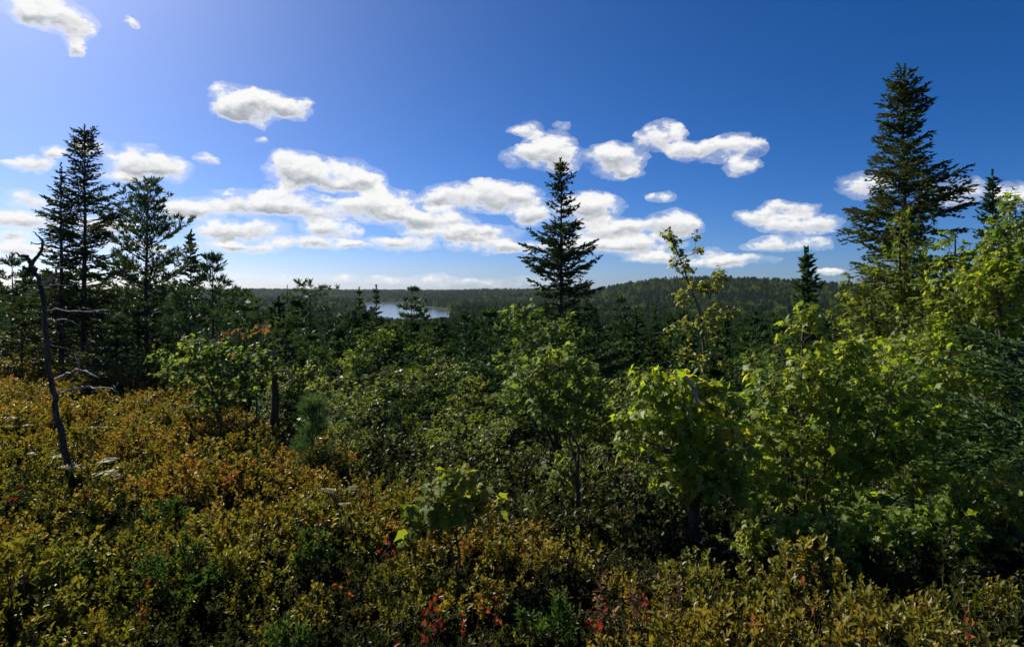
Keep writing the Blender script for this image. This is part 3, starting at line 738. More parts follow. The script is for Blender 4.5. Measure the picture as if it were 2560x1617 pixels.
def hero_maples():
    hero_broad('maple_tree', 'sprawling low maple with bright drooping leaves left of the stemmed maple clump', 4.9,
               [[(1735, 1290), (1740, 1200), (1725, 1080), (1700, 960)], [(1735, 1290), (1790, 1180), (1850, 1020)], [(1735, 1270), (1690, 1150), (1610, 1100)]],
               [(1690, 980, 110, 46), (1630, 1050, 85, 66), (1770, 1040, 105, 70), (1730, 1130, 80, 55), (1690, 1205, 48, 55), (1585, 1120, 36, 26), (1860, 985, 55, 38), (1750, 1225, 90, 55), (1830, 1240, 60, 50), (1810, 1120, 80, 60), (1720, 1060, 130, 80, .6)],
               310, 9, MAPLE, .088, .95, 'maple', 51, r0=.035, n_parts=300, spread=.15, droop=.75)
    hero_broad('maple_tree', 'many-stemmed maple clump with a tall leafy peak, right of centre', 5.5,
               [[(2030, 1440), (2020, 1250), (2000, 1000), (2008, 800)], [(2050, 1440), (2060, 1200), (2090, 980), (2110, 860)], [(2010, 1440), (1990, 1250), (1950, 1050), (1930, 930)],
                [(2070, 1440), (2130, 1250), (2200, 1050), (2240, 930)], [(2060, 1440), (2180, 1300), (2300, 1200)]],
               [(2004, 880, 50, 100), (1960, 970, 85, 75), (2100, 950, 75, 105), (2050, 1070, 150, 100), (2170, 1060, 110, 130), (2270, 1030, 90, 130), (2000, 1180, 160, 100), (2200, 1230, 150, 110), (1900, 1110, 80, 60), (2130, 1340, 150, 60), (2010, 815, 18, 40), (2120, 870, 22, 40)],
               620, 9, MAPLE, .08, .95, 'maple', 52, r0=.026, n_parts=300, spread=.16, droop=.6)
    hero_broad('maple_tree', 'tall maple below the great spruce with a thin yellowing top', 9.2,
               [[(2262, 1000), (2250, 850), (2255, 700), (2256, 530)], [(2262, 1000), (2200, 850), (2160, 740)], [(2262, 1000), (2320, 850), (2345, 700)]],
               [(2256, 610, 26, 80), (2250, 700, 70, 75), (2190, 730, 80, 60), (2310, 690, 60, 70), (2170, 800, 90, 60), (2260, 800, 110, 80), (2350, 770, 70, 80), (2230, 900, 130, 70), (2256, 540, 12, 30)],
               420, 9, MAPLE, .085, .95, 'mapleyellow', 53, r0=.05, spread=.2, droop=.5)
    hero_broad('maple_tree', 'leafy maple with an upright peak right of the great spruce', 8.3,
               [[(2400, 1050), (2400, 850), (2390, 700), (2388, 590)], [(2400, 1050), (2450, 850), (2470, 720)], [(2400, 1050), (2330, 900), (2300, 820)]],
               [(2388, 640, 26, 70), (2395, 720, 70, 80), (2460, 730, 70, 80), (2330, 800, 80, 70), (2420, 850, 100, 80), (2300, 900, 90, 80), (2390, 980, 110, 90)],
               420, 9, MAPLE, .085, .95, 'maple', 54, r0=.045, spread=.2, droop=.5)
    hero_broad('maple_tree', 'maple with leaning yellow-green peak in front of the dark right-edge spruce', 7.6,
               [[(2530, 1100), (2510, 850), (2490, 700), (2525, 510)], [(2530, 1100), (2560, 850), (2580, 700)]],
               [(2522, 555, 16, 60), (2500, 640, 35, 70), (2470, 720, 60, 50), (2550, 680, 50, 70), (2530, 780, 80, 60), (2590, 640, 40, 120), (2510, 600, 20, 40)],
               280, 9, MAPLE, .085, .95, 'maple', 55, r0=.045, spread=.18, droop=.5)
    hero_broad('maple_tree', 'full green maple filling the space behind the many-stemmed clump', 7.2,
               [[(2330, 1250), (2320, 1050), (2300, 900)], [(2330, 1250), (2400, 1050), (2440, 930)], [(2330, 1250), (2230, 1080), (2190, 960)]],
               [(2200, 930, 90, 80), (2300, 930, 100, 100), (2400, 1000, 90, 110), (2250, 1050, 110, 90), (2380, 1130, 110, 90), (2450, 1150, 90, 90), (2290, 1180, 110, 80)],
               480, 9, MAPLE, .085, .95, 'maple', 56, r0=.045, spread=.2, droop=.5)
    hero_broad('maple_shrub', 'low spreading maple under the many-stemmed clump, by the dark hollow', 4.4,
               [[(2240, 1520), (2220, 1420), (2200, 1330)], [(2240, 1520), (2300, 1430), (2340, 1380)]],
               [(2190, 1340, 100, 55), (2290, 1400, 110, 60), (2350, 1330, 80, 50), (2380, 1450, 70, 50), (2150, 1430, 70, 40)],
               180, 9, MAPLE, .065, .95, 'maple', 57, r0=.016, spread=.14, cat='shrub')
    hero_broad('maple_shrub', 'low maple sprouts at the foot of the many-stemmed clump', 4.15,
               [[(1960, 1480), (1955, 1400), (1930, 1330)], [(1965, 1480), (2010, 1400), (2050, 1340)]],
               [(1930, 1330, 70, 40), (2000, 1360, 80, 40), (2070, 1345, 60, 45), (1880, 1370, 50, 35), (2090, 1420, 60, 40)],
               120, 9, MAPLE, .06, .95, 'maple', 67, r0=.012, spread=.12, cat='shrub')
    hero_broad('maple_shrub', 'leafy maple regrowth at the right of the dark hollow', 4.6,
               [[(2480, 1420), (2470, 1330), (2440, 1260)], [(2480, 1420), (2520, 1320), (2540, 1250)]],
               [(2440, 1260, 80, 50), (2520, 1240, 60, 60), (2480, 1330, 90, 50)],
               110, 9, MAPLE, .065, .95, 'maple', 68, r0=.014, spread=.13, cat='shrub')
    hero_broad('maple_tree', 'grey-green maple with a crooked bare trunk below the central spruce', 5.8,
               [[(1446, 1260), (1442, 1170), (1425, 1090), (1440, 1000)], [(1446, 1240), (1440, 1120), (1380, 1030)], [(1442, 1130), (1480, 1070)]],
               [(1380, 1000, 75, 40), (1440, 1030, 95, 45), (1330, 950, 50, 40), (1480, 1080, 60, 30), (1400, 920, 60, 45), (1405, 1185, 30, 22), (1470, 960, 50, 40)],
               200, 9, MAPLE, .07, .95, 'mapledull', 58, r0=.026, spread=.15)
    hero_broad('maple_tree', 'dull green maple in front of the central spruce', 8.5,
               [[(1390, 1150), (1370, 980), (1340, 850)], [(1390, 1150), (1400, 980), (1420, 840)], [(1390, 1150), (1330, 1000), (1290, 880)]],
               [(1300, 805, 60, 30), (1350, 850, 80, 45), (1420, 850, 50, 40), (1310, 910, 70, 50), (1390, 940, 90, 60), (1320, 1010, 80, 60), (1420, 1040, 80, 60)],
               300, 9, MAPLE, .08, .95, 'mapledull', 59, r0=.04, spread=.2)
    hero_broad('maple_tree', 'low maple with pale glinting leaves beside the grey stump', 8.8,
               [[(548, 1040), (535, 985), (500, 910)], [(548, 1040), (560, 970), (610, 920)], [(540, 1000), (470, 930), (430, 900)]],
               [(425, 895, 50, 24), (500, 880, 65, 24), (560, 905, 60, 34), (640, 935, 55, 26), (470, 940, 70, 36), (590, 965, 65, 36), (540, 1010, 60, 30), (660, 900, 30, 20)],
               230, 8, MAPLE, .08, .95, 'mapledull', 60, r0=.035, spread=.18)
    hero_broad('maple_sapling', 'slender maple with orange turning leaves above the grey stump', 9.5,
               [[(640, 1010), (630, 930), (640, 860), (660, 822)], [(640, 900), (610, 855), (585, 836)]],
               [(660, 830, 30, 14), (625, 850, 34, 16), (590, 840, 22, 10), (575, 890, 20, 14)],
               15, 6, MAPLE, .08, .95, 'mapleorange', 61, r0=.02, spread=.15)
    # sapling in front: every leaf a part
    hero_broad('maple_sapling', 'leafy maple sapling with large pale leaves rising from the front shrubs', 3.75,
               [[(1142, 1395), (1135, 1300), (1120, 1220)], [(1146, 1395), (1175, 1310), (1215, 1240)], [(1140, 1395), (1095, 1330), (1065, 1300)]],
               [(1110, 1215, 45, 42), (1175, 1205, 45, 38), (1215, 1250, 35, 40), (1080, 1290, 45, 45), (1140, 1270, 70, 45), (1050, 1345, 40, 22)],
               62, 5, MAPLE, .085, 1.0, 'mapleyellow', 62, r0=.009, n_parts=300, spread=.09, droop=.55, up=.3)
    # leaning birch / maple pole with a feathery top
    Y = 11.5
    hero_broad('birch_tree', 'slim leaning broad-leaved tree with a feathery top against the hill', Y,
               [[(1758, 1060), (1758, 930), (1757, 830), (1745, 770), (1715, 690), (1690, 625), (1672, 588)], [(1752, 800), (1790, 705), (1812, 688)], [(1722, 705), (1690, 672), (1686, 664)], [(1700, 650), (1740, 630), (1762, 625)], [(1684, 612), (1720, 598), (1742, 590)]],
               [(1672, 590, 9, 12), (1684, 612, 10, 10), (1735, 594, 12, 5), (1700, 640, 14, 12), (1750, 630, 16, 8), (1690, 668, 8, 5), (1715, 680, 18, 14), (1735, 720, 24, 20), (1800, 696, 18, 10), (1770, 720, 20, 14),
                (1710, 745, 30, 16), (1780, 790, 50, 24), (1720, 820, 50, 24), (1800, 850, 50, 30), (1730, 900, 60, 30), (1790, 930, 60, 40), (1700, 960, 60, 40), (1760, 1000, 80, 50)],
               260, 7, OVAL, .085, .75, 'birch', 63, r0=.032, spread=.15, droop=.6, wexp=.22)
hero_maples()

def alder_proto(seed, h, w, n_cl, size=.055, tmpl=OVAL):
    rg = np.random.default_rng(seed)
    stems = []
    for k in range(4):
        a = rg.uniform(0, 6.28); q = rg.uniform(.15, .35) * w
        stems.append(np.array([[0, 0, 0], [math.cos(a) * q * .4, math.sin(a) * q * .4, h * .35], [math.cos(a) * q, math.sin(a) * q, h * rg.uniform(.65, .85)]]))
    lobes = []
    for k in range(20):
        a = rg.uniform(0, 6.28); t = rg.uniform(.2, .95); q = w * .5 * rg.uniform(.35, 1) * (1 - (t - .5) ** 2 * 2.2)
        s = w * rg.uniform(.07, .15)
        lobes.append((np.array([math.cos(a) * q, math.sin(a) * q, h * t]), np.array([s, s, s * .6])))
    lobes.append((np.array([0, 0, h * .95]), np.array([w * .08, w * .08, h * .08])))
    return broadleaf(seed, stems, lobes, n_cl, 12, tmpl, size, .72, spread=.15, r0=.03, zmin=.3)

PROTO = {}
def proto(key, tb_mesh, cb_mesh, h): PROTO[key] = (tb_mesh, cb_mesh, h)

def build_protos():
    for i in range(4):
        tp_ = MAPLE if i % 2 else OVAL
        tb, pos, dr, nr, sc, tn, wid = alder_proto(100 + i, 4.0, 2.6 + .3 * i, 270, .082 if i % 2 else .066, tp_)
        cb = MB(); leaves(cb, pos, dr, nr, sc, sc * (.95 if i % 2 else wid), tp_, tn)
        proto('alder%d' % i, tb.mesh('trunk', M['greybark'], smooth=True), cb.mesh('crown', M['birch']), 4.0)
    for i in range(4):
        tb, cb = conifer(200 + i, 8.0, 1.25 + .25 * i, base=.1, per_m=2.3, nb=5, shoot=.26, sw=.095, step=.2, profile=.75, gap=.12, trunk_sides=5)
        proto('spruce%d' % i, tb.mesh('trunk', M['bark']), cb.mesh('crown', M['farconifer']), 8.0)
    for i in range(3):
        tb, cb = pine(220 + i, 9.0, 2.0 + .2 * i, base=.25 + .1 * i, per_m=1.1, nb=5, tuft=.34, nw=.1, per_tuft=7, step=.36, up=.3)
        proto('pine%d' % i, tb.mesh('trunk', M['bark']), cb.mesh('crown', M['farconifer']), 9.0)
    for i in range(3):
        tb, pos, dr, nr, sc, tn, wid = alder_proto(240 + i, 6.5, 3.6 + .4 * i, 240, .13, KITE)
        cb = MB(); leaves(cb, pos, dr, nr, sc, sc * .8, KITE, tn)
        proto('broad%d' % i, tb.mesh('trunk', M['greybark']), cb.mesh('crown', M['fardecid']), 6.5)
    # bare snag
    rg = np.random.default_rng(5); tb = MB(); tube(tb, [[0, 0, 0], [.05, 0, 3], [0, .05, 7]], [.09, .06, .015], 6)
    for k in range(26):
        z = rg.uniform(1.5, 6.8); a = rg.uniform(0, 6.28); L = rg.uniform(.3, .9) * (1.1 - z / 9)
        tube(tb, [[0, 0, z], [math.cos(a) * L * .6, math.sin(a) * L * .6, z + .05], [math.cos(a) * L, math.sin(a) * L, z + rg.uniform(-.1, .3)]], [.014, .01, .005], 4)
    proto('snag', tb.mesh('trunk', M['deadtrunk']), None, 7.0)
build_protos()

def copy_tree(key, name, loc, h, rot, label, cat, group, widen=1.0):
    tm, cm, h0 = PROTO[key]; s = h / h0
    e = empty(name, loc, label, cat, group); e.rotation_euler = (0, 0, rot); e.scale = (s * widen, s * widen, s)
    link('trunk', tm, e)
    if cm is not None: link('crown', cm, e)
    return e

taken = []
def alder_thicket():
    rg = np.random.default_rng(77)
    spots = [  # px, top row, depth, widen, what singles it out
        (870, 880, 9.5, 1.1, 'leafy alder bush right of the grey stump, pale glints on its leaves'),
        (965, 832, 12.0, 1.0, 'upright alder bush below the left end of the lake'),
        (1085, 880, 11.0, 1.15, 'broad alder bush below the dark conical fir'),
        (1010, 930, 8.5, 1.2, 'wide olive alder bush behind the orange-green shrubs at centre left'),
        (850, 985, 7.4, .9, 'low alder bush behind the white pine seedling'),
        (1180, 950, 9.0, 1.1, 'dark alder bush left of the maple with the crooked trunk'),
        (1150, 1040, 7.0, .9, 'low dark alder behind the front maple sapling'),
        (1260, 1060, 6.6, .9, 'shaded alder just left of the crooked maple trunk'),
        (1540, 955, 8.5, 1.2, 'olive alder bush between the central spruce and the drooping maple'),
        (1620, 925, 11.0, 1.1, 'alder bush in front of the pointed spruce, left of the leaning tree'),
        (1560, 1050, 6.6, 1.0, 'dark alder bush behind the left tip of the drooping maple'),
        (1870, 890, 10.0, 1.0, 'alder bush right of the leaning tree'),
        (1960, 930, 8.5, 1.0, 'alder bush behind the peak of the maple clump'),
        (650, 985, 9.8, 1.0, 'alder bush at the foot of the grey stump'),
        (730, 925, 13.0, 1.0, 'alder bush below the flat-topped pine'),
        (420, 985, 11.5, 1.0, 'small-leaved bush behind the orange shrubs, left of the low maple'),
        (300, 960, 14.0, 1.0, 'dark bush under the slim left spruces'),
        (20, 850, 20.0, 1.0, 'yellow-green bush behind the dead tree at the left edge'),
        (95, 860, 19.0, .9, 'yellow-green bush at the foot of the bleached dead tree'),
        (2130, 860, 9.0, 1.0, 'alder bush left of the tall yellowing maple'),
        (2480, 1190, 5.6, .8, 'shaded bush under the fir at the right edge'),
        (2420, 1330, 4.6, .7, 'low dark bush in the hollow at lower right'),
        (1480, 1180, 5.6, .7, 'dim low bush at the right of the crooked maple trunk'),
        (1620, 1180, 5.6, .7, 'dim low bush behind the hanging leaves of the drooping maple'),
        (1340, 1170, 5.6, .7, 'dim low bush at the left of the crooked maple trunk'),
    ]
    for i, (px, top, Y, wd, lab) in enumerate(spots):
        loc, h = at_px(px, top, Y)
        h = max(h, .9)
        copy_tree('alder%d' % (i % 4), 'alder_bush', loc, h, rg.uniform(0, 6.28), lab, 'bush', 'alder bushes on the slope', wd * (1.0 if h > 2.2 else 1.25))
        taken.append((loc[0], loc[1], .9))
alder_thicket()

# ------------------------------------------------------------------ dead wood
def dead_wood():
    Y = 6.1
    loc, _ = at_px(163, 1120, Y); b = np.array(loc)
    e = empty('dead_tree', loc, 'bleached dead tree with a hooked top standing in the orange shrubs', 'tree')
    tb = MB()
    def lim(mb, pts, r, sides=6, n=14, jit=.006, dy=0):
        rg = np.random.default_rng(int(pts[0][0] * 7 + pts[-1][1]))
        w = [P(p[0], p[1], Y + (p[2] if len(p) > 2 else 0)) for p in pts]
        q = spline(w, n); q[1:-1] += rg.normal(0, jit, q[1:-1].shape)
        tube(mb, q - b, np.interp(np.linspace(0, 1, n), np.linspace(0, 1, len(r)), r), sides)
    base = [(172, 1180), (160, 1110), (140, 1010), (124, 940), (117, 840), (106, 740), (93, 690), (79, 668), (71, 645)]
    lim(tb, base, [.033, .030, .027, .025, .023, .023, .022, .017, .013], 9, 30, .009)
    lim(tb, [(76, 655), (66, 642), (52, 640), (39, 631)], [.022, .018, .013, .006])
    lim(tb, [(78, 662), (92, 640), (108, 622), (106, 600), (92, 588), (82, 579)], [.02, .016, .012, .01, .007, .004])
    lim(tb, [(106, 600), (98, 612), (80, 605), (76, 612)], [.008, .006, .004, .003])
    tb.build('trunk', M['deadtrunk'], e, smooth=True)
    for pts, r in (([(106, 712), (128, 690), (145, 676), (163, 668)], [.02, .016, .01, .005]), ([(108, 722), (140, 710), (165, 712), (181, 716)], [.008, .006, .005, .003]),
                   ([(116, 775), (150, 774), (200, 780, -.2), (250, 777, -.3), (283, 776, -.4)], [.01, .008, .007, .005, .003]), ([(250, 777, -.3), (280, 790, -.3), (315, 812, -.3)], [.005, .004, .002]),
                   ([(190, 779, -.2), (215, 770, -.2), (240, 790, -.2)], [.005, .004, .002]), ([(118, 795), (135, 802), (165, 800), (200, 815)], [.013, .009, .006, .003]),
                   ([(118, 770), (130, 760), (145, 757)], [.006, .004, .002]), ([(100, 728), (82, 725), (66, 734)], [.006, .004, .002]),
                   ([(112, 850), (106, 855), (107, 872)], [.009, .007, .003]), ([(124, 905), (100, 900), (85, 905)], [.006, .004, .002]),
                   ([(137, 948), (165, 935, -.3), (198, 926, -.5), (225, 930, -.7), (250, 945, -.8)], [.013, .011, .009, .006, .003]), ([(198, 926, -.5), (196, 900, -.5), (175, 885, -.5)], [.006, .004, .002]),
                   ([(150, 990), (175, 975, -.4), (230, 968, -.7), (290, 978, -1.0)], [.012, .012, .010, .004]), ([(283, 976, -1.0), (288, 965, -1.0), (292, 958, -1.0)], [.004, .003, .002]),
                   ([(122, 860), (150, 868), (190, 880), (205, 900)], [.006, .004, .003, .002])):
        m = MB(); lim(m, pts, r, 5, 12, .008); m.build('branch', M['deadwood'], e, smooth=True)
    # grey stump
    Y = 9.4
    loc, _ = at_px(688, 1000, Y); b = np.array(loc)
    e = empty('dead_stump', loc, 'dark broken stump with white curling branches in front of the pines', 'tree stump')
    tb = MB(); lim(tb, [(689, 1090), (688, 1000), (686, 930), (684, 893)], [.07, .058, .05, .042], 9, 14, .008); tb.build('trunk', M['deadtrunk'], e, smooth=True)
    for pts, r in (([(684, 900), (684, 890), (688, 880), (672, 878), (652, 876)], [.02, .018, .014, .011, .006]), ([(693, 927), (716, 928), (724, 938), (729, 944), (722, 956), (712, 964), (698, 973)], [.014, .016, .018, .018, .014, .012, .01]),
                   ([(712, 963), (724, 964), (735, 966)], [.009, .006, .003]), ([(692, 908), (710, 909), (730, 902)], [.007, .005, .003]), ([(722, 954), (735, 948), (742, 946)], [.006, .004, .002])):
        m = MB(); lim(m, pts, r, 5, 12, .006); m.build('branch', M['deadwood'], e, smooth=True)
    # bare snags in the middle distance
    for px, top, Y, lab in ((720, 712, 30, 'thin bare snag left of the flat-topped pine'), (757, 722, 34, 'second bare snag close behind the flat-topped pine'), (2180, 1180, 6.8, 'thin bare pole inside the right-hand maples')):
        loc, h = at_px(px, top, Y); copy_tree('snag', 'dead_snag', loc, h, px * .1, lab, 'tree', 'bare snags')
    # broken pale stub in the drooping maple, fallen twigs
    Y = 4.7
    for name, lab, pts, r in (('broken_branch', 'pale broken stub sticking out of the drooping maple', [(1745, 1010), (1735, 975), (1722, 950), (1712, 938)], [.017, .016, .012, .004]),
                              ('dead_branch', 'grey dead twig lying across the front of the drooping maple', [(1800, 1135), (1835, 1122), (1865, 1118), (1890, 1108)], [.007, .006, .005, .003]),
                              ('dead_branch', 'pale dead branch reaching over the shrubs under the drooping maple', [(1735, 1350), (1780, 1370), (1830, 1377), (1900, 1368)], [.004, .006, .008, .008])):
        b = P(pts[0][0], pts[0][1], Y); m = MB(); lim(m, pts, r, 6, 14, .005); o = m.build(name, M['deadwood'], None, smooth=True); o.location = b; tag(o, lab, 'branch')
dead_wood()

# ------------------------------------------------------------------ middle-distance trees, one by one
SKY_X = [-400, 0, 120, 260, 400, 520, 600, 660, 760, 850, 880, 960, 1040, 1130, 1180, 1300, 1420, 1500, 1600, 1750, 1900, 2050, 2200, 2560, 3000]
SKY_Y = [650, 655, 665, 680, 695, 705, 722, 735, 742, 750, 768, 790, 795, 788, 766, 756, 748, 752, 768, 775, 780, 770, 770, 760, 760]

MARKS = [(60, 'the dead tree'), (209, 'the tall slim spruce'), (374, 'the bushy pine'), (472, 'the short slim spruce'), (610, 'the orange-leaved maple'), (688, 'the grey stump'), (772, 'the flat-topped pine'), (868, 'the bright young fir'),
         (938, 'the pointed lakeside spruce'), (1030, 'the flat-topped lakeside pine'), (1163, 'the dark conical fir'), (1300, 'the dull green maple'), (1403, 'the tall central spruce'), (1552, 'the layered pine'), (1640, 'the pointed spruce'), (1757, 'the leaning tree'),
         (1880, 'the spruce under the hill'), (2010, 'the two-tipped fir')]

def valley_trees():
    rg = np.random.default_rng(9)
    pts = []
    k = 0
    grid = {}
    cand = []
    for _ in range(60000):
        Y = 7 + 83 * rg.random() ** .62; u = rg.uniform(-1.0, 1.0); x = u * Y
        s, _yb = brow(np.array(x), np.array(Y))
        if s < 5: continue
        cand.append((x, Y))
        if len(cand) > 9000: break
    cand.sort(key=lambda c: c[1])
    for x, Y in cand:
        md = 1.5 + Y * .020
        g = (int(x // 3.2), int(Y // 3.2)); bad = False
        for a in (-1, 0, 1):
            for b in (-1, 0, 1):
                for q in grid.get((g[0] + a, g[1] + b), ()):
                    if (q[0] - x) ** 2 + (q[1] - Y) ** 2 < md * md: bad = True; break
                if bad: break
            if bad: break
        if bad: continue
        grid.setdefault(g, []).append((x, Y)); pts.append((x, Y))
    n = 0; rest = []
    for x, Y in pts:
        px = 1280 + x / Y * F
        z = float(gz(x, Y)); lim = np.interp(px, SKY_X, SKY_Y)
        if Y < 26: lim = max(lim, 790 + (26 - Y) * 7)
        lim = lim + abs(rg.normal(0, 14))
        hmax = EYE - (lim - HOR) / F * Y - z
        r = rg.random()
        kind = 'spruce' if r < .50 else 'pine' if r < .70 else 'broad'
        h = min(hmax, rg.uniform(5, 11) if kind != 'broad' else rg.uniform(4, 8))
        if h < 2.0: continue
        if px > 2090 or px < -40 or n >= 290 or Y > 80:
            if px < 2090 or rg.random() < .5: rest.append((x, Y, z, h, kind))
            continue
        j = int(np.argmin([abs(px - q[0]) for q in MARKS])); side = 'left of' if px < MARKS[j][0] - 14 else 'right of' if px > MARKS[j][0] + 14 else 'straight behind'
        zone = side + ' ' + MARKS[j][1]
        far_ = 'near' if Y < 30 else 'middling' if Y < 48 else 'far'
        size = 'tall' if h > 7.5 else 'medium' if h > 5 else 'small'
        nm = {'spruce': 'spruce_tree', 'pine': 'pine_tree', 'broad': 'broadleaf_tree'}[kind]
        lab = size + {'spruce': ' dark spruce, ', 'pine': ' soft pine, ', 'broad': ' round olive broad-leaved tree, '}[kind] + {'near': 'close by, ', 'middling': 'further down the slope, ', 'far': 'far down the valley, '}[far_] + zone
        i = int(rg.integers(0, {'spruce': 4, 'pine': 3, 'broad': 3}[kind]))
        copy_tree('%s%d' % (kind, i), nm, (x, Y, z - .05), h, rg.uniform(0, 6.28), lab, 'tree', nm.replace('_', ' ') + 's in the valley', rg.uniform(.9, 1.25))
        n += 1
    return rest
REST = valley_trees()

# ------------------------------------------------------------------ masses nobody could count: instanced on points
def proto_object(cname, parts):
    """a collection that is not in the scene, one object per shape"""
    c = bpy.data.collections.new(cname)
    for i, me in enumerate(parts):
        o = bpy.data.objects.new('%s_%02d' % (cname, i), me); c.objects.link(o)
    return c

def scatter(name, pts, rot, scl, idx, coll, label, cat=None):
    me = bpy.data.meshes.new(name); pts = np.asarray(pts, np.float32)
    me.vertices.add(len(pts)); me.vertices.foreach_set('co', pts.ravel())
    for nm, typ, arr, key in (('rot', 'FLOAT_VECTOR', rot, 'vector'), ('scl', 'FLOAT_VECTOR', scl, 'vector')):
        a = me.attributes.new(nm, typ, 'POINT'); a.data.foreach_set(key, np.asarray(arr, np.float32).ravel())
    a = me.attributes.new('idx', 'INT', 'POINT'); a.data.foreach_set('value', np.asarray(idx, np.int32))
    o = link(name, me)
    ng = bpy.data.node_groups.new(name, 'GeometryNodeTree')
    ng.interface.new_socket('Geometry', in_out='INPUT', socket_type='NodeSocketGeometry'); ng.interface.new_socket('Geometry', in_out='OUTPUT', socket_type='NodeSocketGeometry')
    N, L = ng.nodes, ng.links
    gi = N.new('NodeGroupInput'); go = N.new('NodeGroupOutput'); ip = N.new('GeometryNodeInstanceOnPoints'); ci = N.new('GeometryNodeCollectionInfo')
    ci.inputs['Collection'].default_value = coll; ci.inputs['Separate Children'].default_value = True; ci.inputs['Reset Children'].default_value = True
    def na(nm, typ):
        n = N.new('GeometryNodeInputNamedAttribute'); n.data_type = typ; n.inputs['Name'].default_value = nm; return [s for s in n.outputs if s.enabled][0]
    er = N.new('FunctionNodeEulerToRotation'); L.new(na('rot', 'FLOAT_VECTOR'), er.inputs[0])
    L.new(gi.outputs[0], ip.inputs['Points']); L.new(ci.outputs[0], ip.inputs['Instance']); ip.inputs['Pick Instance'].default_value = True
    L.new(na('idx', 'INT'), ip.inputs['Instance Index']); L.new(er.outputs[0], ip.inputs['Rotation']); L.new(na('scl', 'FLOAT_VECTOR'), ip.inputs['Scale'])
    L.new(ip.outputs[0], go.inputs[0])
    md = o.modifiers.new('scatter', 'NODES'); md.node_group = ng
    tag(o, label, cat, None, 'stuff')
    return o

def merged(tm, cm):
    """trunk and crown of a prototype as one mesh with two materials"""
    def arr(me):
        v = np.empty(len(me.vertices) * 3, np.float32); me.vertices.foreach_get('co', v)
        f = np.empty(len(me.loops), np.int32); me.loops.foreach_get('vertex_index', f)
        t = np.empty(len(me.vertices), np.float32); me.attributes['tint'].data.foreach_get('value', t)
        return v.reshape(-1, 3), f.reshape(-1, 3), t
    mb = MB(); a = arr(tm); b = arr(cm); mb.add(*a); mb.add(*b)
    me = mb.mesh('tree', tm.materials[0]); me.materials.append(cm.materials[0])
    mi = np.zeros(len(me.polygons), np.int32); mi[len(a[1]):] = 1; me.polygons.foreach_set('material_index', mi)
    return me

